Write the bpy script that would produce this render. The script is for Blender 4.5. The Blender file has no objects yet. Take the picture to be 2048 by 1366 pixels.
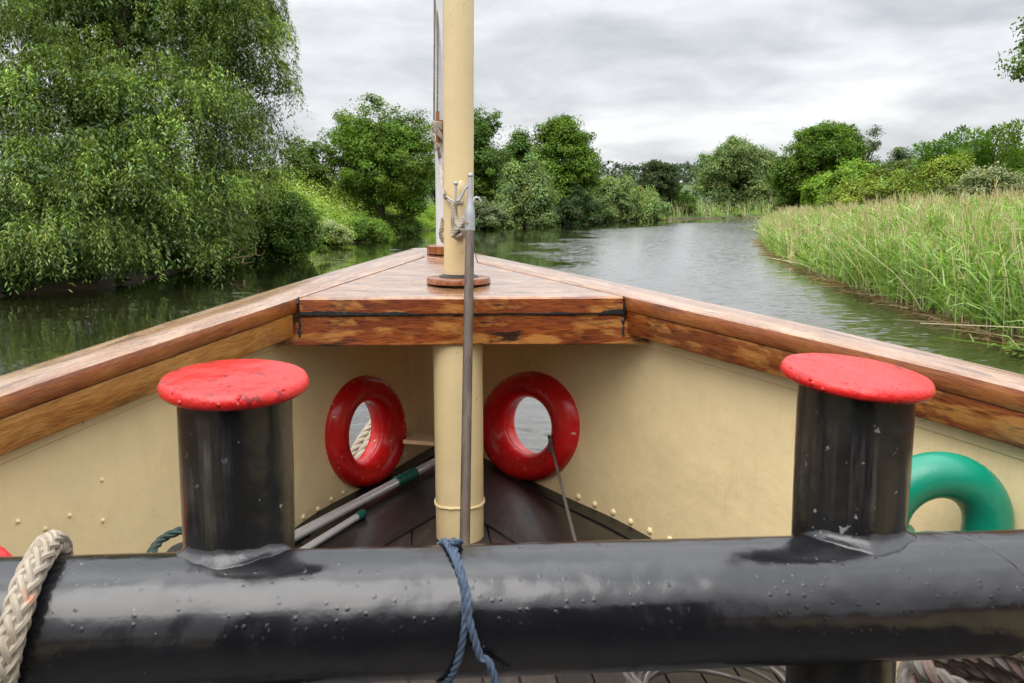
import bpy, math, random
import numpy as np
from mathutils import Vector, Matrix
from mathutils.bvhtree import BVHTree

random.seed(7)
RNG = np.random.default_rng(11)
scene = bpy.context.scene
COL = scene.collection
R = math.radians

# ------------------------------------------------------------------ camera, sky, sun, exposure
CAM = Vector((0, 0, 2.2))
FPX = 28.0 / 36.0 * 2048
HOR = 412.0
PITCH = math.atan((683 - HOR) / FPX)
cam_data = bpy.data.cameras.new('camera')
cam_data.lens = 28.0
cam_data.sensor_width = 36.0
cam_data.clip_end = 5000
cam_data.clip_start = 0.05
cam_data.dof.use_dof = True
cam_data.dof.focus_distance = 3.9
cam_data.dof.aperture_fstop = 10.0
cam = bpy.data.objects.new('camera', cam_data)
COL.objects.link(cam)
cam.location = CAM
cam.rotation_euler = (math.pi / 2 - PITCH, 0, 0)
scene.camera = cam
SUN_EL, SUN_AZ = 58.0, 205.0        # degrees; azimuth clockwise from +y
world = bpy.data.worlds.new('World')
scene.world = world
world.use_nodes = True
scene.view_settings.view_transform = 'Standard'
scene.view_settings.look = 'None'
scene.view_settings.gamma = 1.0
scene.view_settings.exposure = 0.45
scene.cycles.max_bounces = 8
scene.cycles.diffuse_bounces = 5
scene.cycles.glossy_bounces = 3
scene.cycles.transmission_bounces = 4
scene.cycles.transparent_max_bounces = 6
scene.cycles.caustics_reflective = False
scene.cycles.caustics_refractive = False
scene.cycles.sample_clamp_indirect = 6.0

sun_d = bpy.data.lights.new('sun', 'SUN')
sun_d.energy = 1.5
sun_d.angle = R(50)
sun_d.color = (1.0, 0.95, 0.88)
sun = bpy.data.objects.new('sun', sun_d)
COL.objects.link(sun)
sd = Vector((math.sin(R(SUN_AZ)) * math.cos(R(SUN_EL)), math.cos(R(SUN_AZ)) * math.cos(R(SUN_EL)), math.sin(R(SUN_EL))))
sun.rotation_euler = (-sd).to_track_quat('-Z', 'Y').to_euler()


class G:
    """small node graph builder"""
    def __init__(self, tree):
        self.t = tree
        tree.nodes.clear()

    def n(self, kind, ins=None, **props):
        nd = self.t.nodes.new(kind)
        for k, v in props.items():
            setattr(nd, k, v)
        for k, v in (ins or {}).items():
            s = nd.inputs[k]
            if isinstance(v, bpy.types.NodeSocket):
                self.t.links.new(v, s)
            elif isinstance(v, bpy.types.Node):
                self.t.links.new(v.outputs[0], s)
            else:
                s.default_value = v
        return nd

    def math(self, op, a, b=0.0, clamp=False):
        return self.n('ShaderNodeMath', {0: a, 1: b}, operation=op, use_clamp=clamp).outputs[0]

    def ramp(self, fac, stops, interp='LINEAR'):
        nd = self.n('ShaderNodeValToRGB', {0: fac})
        cr = nd.color_ramp
        cr.interpolation = interp
        while len(cr.elements) < len(stops):
            cr.elements.new(0.5)
        for e, (p, c) in zip(cr.elements, stops):
            e.position = p
            e.color = (c, c, c, 1) if isinstance(c, (int, float)) else (*c, 1)
        return nd.outputs[0]

    def mix(self, fac, a, b, blend='MIX'):
        nd = self.n('ShaderNodeMix', data_type='RGBA', blend_type=blend)
        for idx, v in ((0, fac), (6, a), (7, b)):
            s = nd.inputs[idx]
            if isinstance(v, bpy.types.NodeSocket):
                self.t.links.new(v, s)
            elif idx == 0:
                s.default_value = v
            else:
                s.default_value = (*v, 1) if len(v) == 3 else v
        return nd.outputs[2]

    def noise(self, vec, scale, detail=4, rough=0.55, dist=0.0):
        return self.n('ShaderNodeTexNoise', {'Vector': vec, 'Scale': scale, 'Detail': detail, 'Roughness': rough, 'Distortion': dist}).outputs[0]

    def map(self, vec, scale=(1, 1, 1), loc=(0, 0, 0), rot=(0, 0, 0)):
        return self.n('ShaderNodeMapping', {'Vector': vec, 'Location': loc, 'Rotation': rot, 'Scale': scale}).outputs[0]


g = G(world.node_tree)
tc = g.n('ShaderNodeTexCoord').outputs['Generated']
sep = g.n('ShaderNodeSeparateXYZ', {0: tc})
zc = g.math('MAXIMUM', sep.outputs[2], 0.0)
den = g.math('ADD', zc, 0.22)
px_ = g.math('DIVIDE', sep.outputs[0], den)
py_ = g.math('DIVIDE', sep.outputs[1], den)
pl = g.n('ShaderNodeCombineXYZ', {0: px_, 1: py_, 2: 0.0}).outputs[0]
c1 = g.noise(g.map(pl, (0.95, 1.05, 1), (3.7, 1.3, 0.0)), 1.2, 6, 0.5, 0.5)
c2 = g.noise(g.map(pl, (2.6, 2.9, 1), (8.1, 4.2, 2.0)), 1.3, 5, 0.55, 0.4)
cc = g.math('ADD', g.math('MULTIPLY', c1, 0.72), g.math('MULTIPLY', c2, 0.28))
cloud = g.ramp(cc, [(0.36, (5.0, 5.2, 5.5)), (0.45, (6.3, 6.45, 6.65)), (0.53, (7.6, 7.7, 7.9)), (0.61, (9.0, 9.0, 9.05))])
cloud = g.n('ShaderNodeVectorMath', {0: cloud, 1: (1, 1, 1)}, operation='MULTIPLY').outputs[0]
# an overcast sky is brighter overhead than near the horizon
zen = g.math('ADD', 0.76, g.math('MULTIPLY', g.math('POWER', zc, 2.3), 3.4))
cloud = g.n('ShaderNodeVectorMath', {0: cloud, 3: zen}, operation='SCALE').outputs[0]
sky = g.n('ShaderNodeTexSky', sky_type='NISHITA', sun_disc=False, sun_elevation=R(SUN_EL), sun_rotation=R(SUN_AZ)).outputs[0]
mixsky = g.mix(0.93, sky, cloud)
bg = g.n('ShaderNodeBackground', {'Color': mixsky, 'Strength': 0.107})
g.n('ShaderNodeOutputWorld', {0: bg})


# ------------------------------------------------------------------ pixel to world (photograph is 2048 x 1366)
def ray(px, py):
    a, b = (px - 1024) / FPX, (683 - py) / FPX
    cp, sp = math.cos(PITCH), math.sin(PITCH)
    return Vector((a, cp + b * sp, -sp + b * cp))


def at(px, py, y):
    d = ray(px, py)
    return CAM + d * (y / d.y)


def at_z(px, py, z):
    d = ray(px, py)
    return CAM + d * ((z - CAM.z) / d.z)


SH_A, SH_B = 0.63, 0.08     # the sheer: rail top is CAM.z - SH_A + SH_B * y


def at_rail(px, py, drop=0.0):
    d = ray(px, py)
    t = (-SH_A - drop) / (d.z - SH_B * d.y)
    return CAM + d * t


def rail_z(y, drop=0.0):
    return CAM.z - SH_A - drop + SH_B * y


# ------------------------------------------------------------------ mesh helpers
def tag(o, label=None, cat=None, group=None, kind=None):
    if label: o['label'] = label
    if cat: o['category'] = cat
    if group: o['group'] = group
    if kind: o['kind'] = kind
    return o


def empty(name, loc=(0, 0, 0)):
    o = bpy.data.objects.new(name, None)
    o.empty_display_size = 0.1
    o.location = loc
    COL.objects.link(o)
    return o


class MB:
    """collects pieces, then links them as ONE mesh object"""
    def __init__(self):
        self.v, self.f, self.uv, self.mi = [], [], [], []

    def add(self, verts, faces, uvs=None, mi=0):
        b = len(self.v)
        self.v += [tuple(p) for p in verts]
        for f in faces:
            self.f.append(tuple(i + b for i in f))
            self.mi.append(mi)
        self.uv += list(uvs) if uvs is not None else [(p[0], p[1]) for p in verts]
        return self

    def loft(self, rings, closed=True, caps=True, mi=0, v_scale=1.0):
        n = len(rings[0])
        verts, uvs, faces = [], [], []
        u = 0.0
        cen = [sum((Vector(p) for p in r), Vector()) / n for r in rings]
        m = n + 1 if closed else n
        for k, r in enumerate(rings):
            if k: u += (cen[k] - cen[k - 1]).length
            per = 0.0
            for j in range(m):
                p = Vector(r[j % n])
                if j: per += (p - Vector(r[(j - 1) % n])).length
                verts.append(p); uvs.append((u, per * v_scale))
        for k in range(len(rings) - 1):
            for j in range(m - 1):
                a = k * m + j
                faces.append((a, a + 1, a + m + 1, a + m))
        if caps and closed:
            faces.append(tuple(range(n - 1, -1, -1)))
            b = (len(rings) - 1) * m
            faces.append(tuple(b + j for j in range(n)))
        return self.add(verts, faces, uvs, mi)

    def tube(self, pts, rad, seg=10, caps=True, mi=0):
        fr = frames(pts)
        rings = []
        for k, (p, t, a, b) in enumerate(fr):
            r = rad[k] if isinstance(rad, (list, tuple)) else rad
            rings.append([p + (a * math.cos(2 * math.pi * j / seg) + b * math.sin(2 * math.pi * j / seg)) * r for j in range(seg)])
        return self.loft(rings, True, caps, mi)

    def lathe(self, prof, origin, axis=(0, 0, 1), seg=32, mi=0):
        ax = Vector(axis).normalized()
        a = ax.orthogonal().normalized()
        b = ax.cross(a)
        o = Vector(origin)
        rings = []
        for (r, h) in prof:
            rings.append([o + ax * h + (a * math.cos(2 * math.pi * j / seg) + b * math.sin(2 * math.pi * j / seg)) * max(r, 1e-4) for j in range(seg)])
        return self.loft(rings, True, True, mi)

    def ball(self, c, r, seg=10, sc=(1, 1, 1), mi=0):
        prof = [(r * math.sin(math.pi * k / (seg // 2 + 1)), -r * math.cos(math.pi * k / (seg // 2 + 1)) * sc[2]) for k in range(seg // 2 + 2)]
        return self.lathe(prof, c, (0, 0, 1), seg, mi)

    def box(self, c, ax, ay, az, mi=0):
        """box from centre and three half-axis vectors"""
        c, ax, ay, az = Vector(c), Vector(ax), Vector(ay), Vector(az)
        r0 = [c - ax - ay - az, c - ax + ay - az, c - ax + ay + az, c - ax - ay + az]
        r1 = [p + ax * 2 for p in r0]
        return self.loft([r0, r1], True, True, mi)

    def build(self, name, mats, parent=None, smooth=True, sharp=40, bevel=0.0):
        me = bpy.data.meshes.new(name)
        me.from_pydata(self.v, [], self.f)
        uvl = me.uv_layers.new(name='UVMap')
        idx = np.empty(len(me.loops), dtype=np.int32)
        me.loops.foreach_get('vertex_index', idx)
        uvl.data.foreach_set('uv', np.array(self.uv, dtype=np.float32)[idx].ravel())
        for m in (mats if isinstance(mats, (list, tuple)) else [mats]):
            me.materials.append(m)
        me.polygons.foreach_set('material_index', self.mi)
        me.validate()
        o = bpy.data.objects.new(name, me)
        COL.objects.link(o)
        if smooth:
            me.shade_smooth()
            me.set_sharp_from_angle(angle=R(sharp))
        if bevel:
            w = o.modifiers.new('weld', 'WELD'); w.merge_threshold = 0.0003
            b = o.modifiers.new('bevel', 'BEVEL'); b.width = bevel; b.segments = 2; b.limit_method = 'ANGLE'; b.angle_limit = R(35)
        if parent is not None:
            o.parent = parent
            o.matrix_parent_inverse = Matrix.Translation(parent.matrix_world.translation).inverted() if False else Matrix.Translation(-world_loc(parent))
        return o


def world_loc(o):
    v = Vector(o.location)
    while o.parent is not None:
        v = v + o.matrix_parent_inverse.translation
        o = o.parent
        v = v + Vector(o.location)
    return v


def frames(pts):
    pts = [Vector(p) for p in pts]
    out = []
    t_prev = None
    for k, p in enumerate(pts):
        t = (pts[min(k + 1, len(pts) - 1)] - pts[max(k - 1, 0)])
        t = t.normalized() if t.length > 1e-9 else Vector((0, 0, 1))
        if t_prev is None:
            a = t.orthogonal().normalized()
        else:
            q = t_prev.rotation_difference(t)
            a = q @ a
            a = (a - t * a.dot(t)).normalized()
        b = t.cross(a)
        out.append((p, t, a.copy(), b))
        t_prev = t
    return out


def spline(pts, n):
    """Catmull-Rom through pts, n samples at even arc length"""
    P = np.array([list(p) for p in pts], dtype=float)
    P = np.vstack([2 * P[0] - P[1], P, 2 * P[-1] - P[-2]])
    out = []
    for i in range(1, len(P) - 2):
        for t in np.linspace(0, 1, 24, endpoint=False):
            a, b, c, d = P[i - 1], P[i], P[i + 1], P[i + 2]
            out.append(0.5 * ((2 * b) + (-a + c) * t + (2 * a - 5 * b + 4 * c - d) * t * t + (-a + 3 * b - 3 * c + d) * t ** 3))
    out.append(P[-2])
    return resample(np.array(out), n)


def resample(P, n):
    P = np.array([list(p) for p in P], dtype=float)
    s = np.concatenate([[0], np.cumsum(np.linalg.norm(np.diff(P, axis=0), axis=1))])
    q = np.linspace(0, s[-1], n)
    return [Vector([np.interp(x, s, P[:, k]) for k in range(P.shape[1])]) for x in q]


def rope_mesh(mb, path, r, strands=3, pitch=None, seg=6, step=None, mi=None, braid=False):
    """a laid rope: strands wound round each other along the path"""
    path = [Vector(p) for p in path]
    L = sum((path[k + 1] - path[k]).length for k in range(len(path) - 1))
    pitch = pitch or r * 7
    step = step or pitch / 9
    n = max(8, int(L / step))
    pp = spline(path, n)
    fr = frames(pp)
    s = 0.0
    ss = []
    for k in range(n):
        if k: s += (pp[k] - pp[k - 1]).length
        ss.append(s)
    sets = [(1, strands)] if not braid else [(1, strands), (-1, strands)]
    for sgn, cnt in sets:
        for q in range(cnt):
            pts = []
            for k, (p, t, a, b) in enumerate(fr):
                ang = sgn * 2 * math.pi * ss[k] / pitch + 2 * math.pi * q / cnt
                off = r * (0.5 if not braid else 0.66 + 0.10 * math.cos(ang * cnt * 0.5 + (0 if sgn > 0 else math.pi)))
                pts.append(p + (a * math.cos(ang) + b * math.sin(ang)) * off)
            rr = r * (0.54 if strands == 3 and not braid else 0.36 if not braid else 0.30)
            mb.tube(pts, rr, seg, True, 0 if mi is None else mi[q % len(mi)])
    if braid or strands > 4:
        mb.tube(pp, r * 0.6, 8)
    return mb


# ------------------------------------------------------------------ materials
def new_mat(name):
    m = bpy.data.materials.new(name)
    m.use_nodes = True
    return m, G(m.node_tree)


def finish(g, bsdf, disp=None):
    g.n('ShaderNodeOutputMaterial', {0: bsdf})


def paint(name, col, rough=0.3, bump=0.15, bump_scale=60, specks=None, stain=None, coat=0.0, drops=0.0, vary=0.08, dents=0.0, rust=0.0, chips=None, streak=None):
    m, g = new_mat(name)
    co = g.n('ShaderNodeTexCoord').outputs['Object']
    big = g.noise(co, 3.0, 5, 0.6)
    c = g.mix(g.ramp(big, [(0.3, 0.0), (0.7, 1.0)]), tuple(x * (1 - vary) for x in col), tuple(min(1, x * (1 + vary)) for x in col))
    if stain:
        st = g.noise(g.map(co, (5, 5, 1.2)), 1.6, 6, 0.65)
        c = g.mix(g.math('MULTIPLY', g.ramp(st, [(0.52, 0.0), (0.75, 1.0)]), stain[1]), c, stain[0])
    if rust:
        ru = g.noise(co, 17.0, 5, 0.7)
        c = g.mix(g.ramp(ru, [(0.70 - 0.06 * rust, 0.0), (0.74 - 0.06 * rust, 1.0)]), c, (0.20, 0.07, 0.025))
    if specks:
        sn = g.noise(co, specks[1], 3, 0.6)
        mask = g.noise(co, 4.0, 3, 0.6)
        sp = g.math('MULTIPLY', g.ramp(sn, [(specks[2], 0.0), (specks[2] + 0.02, 1.0)]), g.ramp(mask, [(0.45, 0.0), (0.6, 1.0)]))
        c = g.mix(sp, c, specks[0])
    if chips:
        c = g.mix(g.ramp(g.noise(g.map(co, (1, 2.2, 1), (3, 1, 7)), chips[1], 4, 0.65), [(chips[2], 0.0), (chips[2] + 0.02, 1.0)]), c, chips[0])
    if streak:
        sk = g.noise(g.map(co, (60, 60, 3.0)), 1.0, 4, 0.6)
        sm = g.noise(co, 5.0, 4, 0.6)
        c = g.mix(g.math('MULTIPLY', g.math('MULTIPLY', g.ramp(sk, [(0.5, 0.0), (0.75, 1.0)]), g.ramp(sm, [(0.45, 0.0), (0.65, 1.0)])), streak[1]), c, streak[0])
    rn = g.noise(co, 9.0, 4, 0.6)
    rgh = g.math('ADD', rough - 0.06, g.math('MULTIPLY', rn, 0.14))
    h = g.math('MULTIPLY', g.noise(co, bump_scale, 4, 0.6), 0.6)
    h = g.math('ADD', h, g.math('MULTIPLY', g.noise(co, bump_scale * 0.2, 3, 0.5), 1.0))
    if dents:
        h = g.math('ADD', h, g.math('MULTIPLY', g.noise(co, 7.0, 2, 0.5), dents))
    if drops:
        vo = g.n('ShaderNodeTexVoronoi', {'Vector': co, 'Scale': 62.0, 'Randomness': 1.0})
        keep = g.math('GREATER_THAN', g.n('ShaderNodeSeparateColor', {0: vo.outputs['Color']}).outputs[0], 0.62)
        zone = g.ramp(g.noise(co, 3.3, 2, 0.5), [(0.43, 0.0), (0.53, 1.0)])
        dist = g.math('SUBTRACT', 0.30, vo.outputs['Distance'])
        dome = g.math('POWER', g.math('MAXIMUM', g.math('MULTIPLY', dist, 3.3), 0.0), 0.5)
        dr = g.math('MULTIPLY', g.math('MULTIPLY', dome, keep), zone)
        h = g.math('ADD', h, g.math('MULTIPLY', dr, drops))
    bp = g.n('ShaderNodeBump', {'Height': h, 'Strength': bump, 'Distance': 0.01})
    b = g.n('ShaderNodeBsdfPrincipled', {'Base Color': c, 'Roughness': rgh, 'Normal': bp, 'Coat Weight': coat, 'Coat Roughness': 0.10})
    finish(g, b)
    return m


def wood(name, lo, hi, dark, worn, rough=0.28, coat=0.5, worn_amt=0.5, dark_amt=0.5, grain=26.0, wet=0.0):
    m, g = new_mat(name)
    uv = g.n('ShaderNodeTexCoord').outputs['UV']
    ob = g.n('ShaderNodeTexCoord').outputs['Object']
    wob = g.mix(0.06, uv, g.n('ShaderNodeTexNoise', {'Vector': ob, 'Scale': 4.0}).outputs['Color'])
    g1 = g.noise(g.map(wob, (1.6, grain, 1)), 2.2, 7, 0.65, 0.6)
    g2 = g.noise(g.map(wob, (7, grain * 8, 1)), 2.0, 4, 0.6, 0.2)
    c = g.mix(g.ramp(g1, [(0.3, 0.0), (0.68, 1.0)]), lo, hi)
    c = g.mix(g.math('MULTIPLY', g.ramp(g2, [(0.48, 0.0), (0.64, 1.0)]), 0.7), c, tuple(x * 0.40 for x in lo))
    pn = g.noise(g.map(uv, (2.2, 7, 1), (1.3, 0.4, 0)), 2.0, 6, 0.62, 0.3)
    c = g.mix(g.math('MULTIPLY', g.ramp(pn, [(0.50, 0.0), (0.60, 1.0)]), worn_amt), c, worn)
    dn = g.noise(g.map(uv, (1.7, 9, 1), (4.4, 2.4, 0)), 2.0, 6, 0.66, 0.5)
    c = g.mix(g.math('MULTIPLY', g.ramp(dn, [(0.56, 0.0), (0.66, 1.0)]), dark_amt), c, dark)
    h = g.math('ADD', g.math('MULTIPLY', g1, 0.8), g.math('MULTIPLY', g2, 0.8))
    if wet:
        # rain standing on the varnish: short beads along the grain
        vo = g.n('ShaderNodeTexVoronoi', {'Vector': g.map(uv, (28, 75, 1)), 'Scale': 1.0, 'Randomness': 1.0})
        keep = g.math('GREATER_THAN', g.n('ShaderNodeSeparateColor', {0: vo.outputs['Color']}).outputs[0], 0.5)
        dome = g.math('MULTIPLY', g.math('POWER', g.math('MAXIMUM', g.math('SUBTRACT', 0.42, vo.outputs['Distance']), 0.0), 0.5), keep)
        h = g.math('ADD', h, g.math('MULTIPLY', dome, wet))
        fl = g.noise(g.map(uv, (11, 62, 1), (2.2, 5.1, 0)), 1.0, 3, 0.6, 0.3)
        c = g.mix(g.math('MULTIPLY', g.ramp(fl, [(0.60, 0.0), (0.66, 1.0)]), 0.8), c, (0.085, 0.034, 0.016))
        pale = g.noise(g.map(uv, (3, 12, 1), (7.2, 1.1, 0)), 1.0, 5, 0.6)
        c = g.mix(g.math('MULTIPLY', g.ramp(pale, [(0.5, 0.0), (0.7, 1.0)]), 0.45), c, (0.50, 0.40, 0.34))  # pale grey patches put the wet sheen into the base colour
    rn = g.noise(g.map(uv, (4, 14, 1)), 1.5, 4, 0.6)
    rgh = g.math('ADD', rough - 0.08, g.math('MULTIPLY', rn, 0.2))
    bp = g.n('ShaderNodeBump', {'Height': h, 'Strength': 0.35, 'Distance': 0.006})
    b = g.n('ShaderNodeBsdfPrincipled', {'Base Color': c, 'Roughness': rgh, 'Normal': bp, 'Coat Weight': coat, 'Coat Roughness': 0.15})
    finish(g, b)
    return m


def fibre(name, col, col2, rough=0.85, scale=200):
    m, g = new_mat(name)
    uv = g.n('ShaderNodeTexCoord').outputs['UV']
    ob = g.n('ShaderNodeTexCoord').outputs['Object']
    n1 = g.noise(g.map(uv, (12, 160, 1)), 2.0, 3, 0.6)
    n2 = g.noise(ob, 24.0, 4, 0.6)
    c = g.mix(g.ramp(n1, [(0.3, 0.0), (0.7, 1.0)]), tuple(x * 0.55 for x in col), col)
    c = g.mix(g.ramp(n2, [(0.52, 0.0), (0.68, 1.0)]), c, col2)
    bp = g.n('ShaderNodeBump', {'Height': n1, 'Strength': 0.5, 'Distance': 0.003})
    finish(g, g.n('ShaderNodeBsdfPrincipled', {'Base Color': c, 'Roughness': rough, 'Normal': bp}))
    return m


def metal(name, col, rough, metallic=1.0):
    m, g = new_mat(name)
    ob = g.n('ShaderNodeTexCoord').outputs['Object']
    n1 = g.noise(ob, 35, 5, 0.65)
    c = g.mix(n1, tuple(x * 0.72 for x in col), col)
    r_ = g.math('ADD', rough - 0.1, g.math('MULTIPLY', n1, 0.2))
    bp = g.n('ShaderNodeBump', {'Height': n1, 'Strength': 0.12, 'Distance': 0.004})
    finish(g, g.n('ShaderNodeBsdfPrincipled', {'Base Color': c, 'Roughness': r_, 'Metallic': metallic, 'Normal': bp}))
    return m


def leaf_mat(name, trans=0.35, gloss=0.06):
    m, g = new_mat(name)
    a = g.n('ShaderNodeAttribute', attribute_name='Col').outputs['Color']
    d = g.n('ShaderNodeBsdfDiffuse', {'Color': a})
    tcol = g.mix(1.0, a, (1.25, 1.3, 0.55), 'MULTIPLY')
    t = g.n('ShaderNodeBsdfTranslucent', {'Color': tcol})
    mx = g.n('ShaderNodeMixShader', {0: trans, 1: d, 2: t})
    gl = g.n('ShaderNodeBsdfGlossy', {'Color': (1, 1, 1, 1), 'Roughness': 0.45})
    finish(g, g.n('ShaderNodeMixShader', {0: gloss, 1: mx, 2: gl}))
    return m


M = {}
M['cream'] = paint('cream_paint', (0.80, 0.64, 0.36), 0.34, 0.16, 55, streak=((0.42, 0.24, 0.08), 0.16), chips=((0.50, 0.36, 0.17), 26, 0.745), stain=((0.40, 0.26, 0.09), 0.13), specks=((0.28, 0.17, 0.07), 40, 0.72), vary=0.06, dents=4.0)
M['mast'] = paint('mast_cream_paint', (0.66, 0.52, 0.29), 0.34, 0.12, 90, specks=((0.40, 0.27, 0.12), 46, 0.69), vary=0.07, dents=2.5, chips=((0.82, 0.70, 0.45), 30, 0.74))
M['red'] = paint('red_paint', (0.62, 0.012, 0.012), 0.26, 0.16, 45, specks=((0.74, 0.50, 0.28), 30, 0.67), vary=0.2, dents=4.0, chips=((0.26, 0.006, 0.006), 22, 0.66))
M['cap_red'] = paint('red_cap_paint', (0.60, 0.014, 0.012), 0.27, 0.50, 75, specks=((0.22, 0.006, 0.006), 30, 0.59), vary=0.2, dents=6.0, drops=4.0, chips=((0.62, 0.30, 0.26), 55, 0.70))
M['black'] = paint('black_gloss_paint', (0.006, 0.006, 0.008), 0.20, 0.16, 40, specks=((0.35, 0.35, 0.36), 48, 0.725), vary=0.2, drops=9.0, dents=12.0, coat=0.4)
M['black_post'] = paint('black_post_paint', (0.012, 0.012, 0.012), 0.22, 0.16, 45, specks=((0.28, 0.27, 0.27), 42, 0.67), vary=0.2, dents=7.0, streak=((0.13, 0.12, 0.115), 0.6), chips=((0.22, 0.205, 0.20), 30, 0.735))
M['weld'] = paint('weld_bead_paint', (0.008, 0.008, 0.010), 0.20, 0.32, 45, specks=((0.30, 0.29, 0.29), 46, 0.68), rust=0.6, dents=5.0, coat=0.4)
M['white'] = paint('white_staff_paint', (0.62, 0.62, 0.63), 0.38, 0.12, 70, stain=((0.40, 0.39, 0.38), 0.2))
M['green'] = paint('green_pipe_paint', (0.0, 0.215, 0.13), 0.28, 0.12, 45, specks=((0.05, 0.10, 0.25), 30, 0.69), chips=((0.5, 0.6, 0.52), 45, 0.72), dents=3.0)
M['soot'] = paint('black_waterway_paint', (0.008, 0.008, 0.008), 0.42, 0.3, 60, specks=((0.2, 0.2, 0.2), 90, 0.74))
M['hull'] = paint('dark_hull_paint', (0.012, 0.012, 0.014), 0.4, 0.1, 30)
M['rail_top'] = wood('wet_rail_wood', (0.19, 0.075, 0.026), (0.40, 0.20, 0.085), (0.05, 0.022, 0.012), (0.50, 0.31, 0.16), 0.24, 0.9, 0.5, 0.75, 30, wet=6.0)
M['rail_red'] = wood('varnished_red_wood', (0.17, 0.036, 0.010), (0.36, 0.105, 0.022), (0.035, 0.012, 0.007), (0.42, 0.17, 0.04), 0.26, 0.6, 0.35, 0.5, 20)
M['plank'] = wood('varnished_golden_wood', (0.34, 0.12, 0.022), (0.55, 0.25, 0.055), (0.09, 0.028, 0.01), (0.62, 0.34, 0.10), 0.28, 0.6, 0.5, 0.45, 18)
M['beam'] = wood('varnished_patchy_wood', (0.13, 0.024, 0.007), (0.33, 0.085, 0.015), (0.016, 0.007, 0.005), (0.55, 0.25, 0.06), 0.24, 0.6, 0.62, 0.95, 9)
M['floor'] = wood('dark_deck_wood', (0.008, 0.0075, 0.007), (0.019, 0.0165, 0.015), (0.004, 0.004, 0.004), (0.036, 0.030, 0.025), 0.36, 0.15, 0.35, 0.6, 20)
M['floor_light'] = wood('brown_deck_wood', (0.020, 0.014, 0.011), (0.040, 0.028, 0.022), (0.008, 0.006, 0.005), (0.065, 0.048, 0.038), 0.5, 0.2, 0.4, 0.5, 24)
M['shaft'] = wood('weathered_shaft_wood', (0.055, 0.036, 0.026), (0.125, 0.088, 0.065), (0.03, 0.019, 0.014), (0.16, 0.12, 0.095), 0.6, 0.0, 0.4, 0.5, 40)
M['caulk'] = paint('black_caulk', (0.010, 0.010, 0.011), 0.45, 0.5, 120, specks=((0.12, 0.12, 0.13), 70, 0.66))
M['galv'] = metal('galvanised_steel', (0.42, 0.43, 0.45), 0.48, 0.35)
M['alu'] = metal('aluminium_tube', (0.72, 0.72, 0.73), 0.36, 0.55)
M['wire'] = metal('steel_wire', (0.17, 0.155, 0.14), 0.42, 0.5)
M['rusty'] = paint('rusty_iron', (0.30, 0.12, 0.03), 0.7, 0.4, 80, vary=0.4)
M['grip'] = paint('dark_green_rubber', (0.0, 0.075, 0.055), 0.5, 0.1, 60)
M['rubber'] = paint('black_rubber', (0.015, 0.015, 0.016), 0.5, 0.3, 50, specks=((0.3, 0.3, 0.3), 60, 0.72))
M['hawser'] = fibre('pale_hawser_fibre', (0.46, 0.395, 0.31), (0.30, 0.245, 0.175))
M['hawser_or'] = fibre('orange_flecked_fibre', (0.46, 0.39, 0.30), (0.50, 0.20, 0.11))
M['coil_fibre'] = fibre('worn_coil_fibre', (0.30, 0.265, 0.225), (0.17, 0.13, 0.10))
M['coil_red'] = fibre('red_coil_strand_fibre', (0.29, 0.20, 0.165), (0.17, 0.13, 0.10))
M['blue_rope'] = fibre('blue_rope_fibre', (0.070, 0.105, 0.165), (0.025, 0.036, 0.06))
M['dark_rope'] = fibre('dark_green_rope_fibre', (0.035, 0.055, 0.045), (0.02, 0.19, 0.20))
M['line'] = fibre('grey_brown_line_fibre', (0.50, 0.44, 0.36), (0.22, 0.18, 0.13))
M['halyard'] = fibre('dark_halyard_fibre', (0.24, 0.22, 0.19), (0.11, 0.095, 0.08))
M['white_line'] = fibre('white_line_fibre', (0.70, 0.68, 0.64), (0.5, 0.48, 0.44))
M['leaf'] = leaf_mat('leaf', 0.27, 0.014)
M['willow_leaf'] = leaf_mat('willow_leaf', 0.26, 0.03)
M['reed_leaf'] = leaf_mat('reed_leaf', 0.36, 0.02)


def bark_mat():
    m, g = new_mat('bark')
    ob = g.n('ShaderNodeTexCoord').outputs['Object']
    n1 = g.noise(g.map(ob, (9, 9, 1.5)), 2.0, 6, 0.65)
    c = g.ramp(n1, [(0.3, (0.02, 0.015, 0.01)), (0.7, (0.10, 0.08, 0.055))])
    finish(g, g.n('ShaderNodeBsdfPrincipled', {'Base Color': c, 'Roughness': 0.9, 'Normal': g.n('ShaderNodeBump', {'Height': n1, 'Strength': 0.6, 'Distance': 0.05})}))
    return m


M['bark'] = bark_mat()


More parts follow.
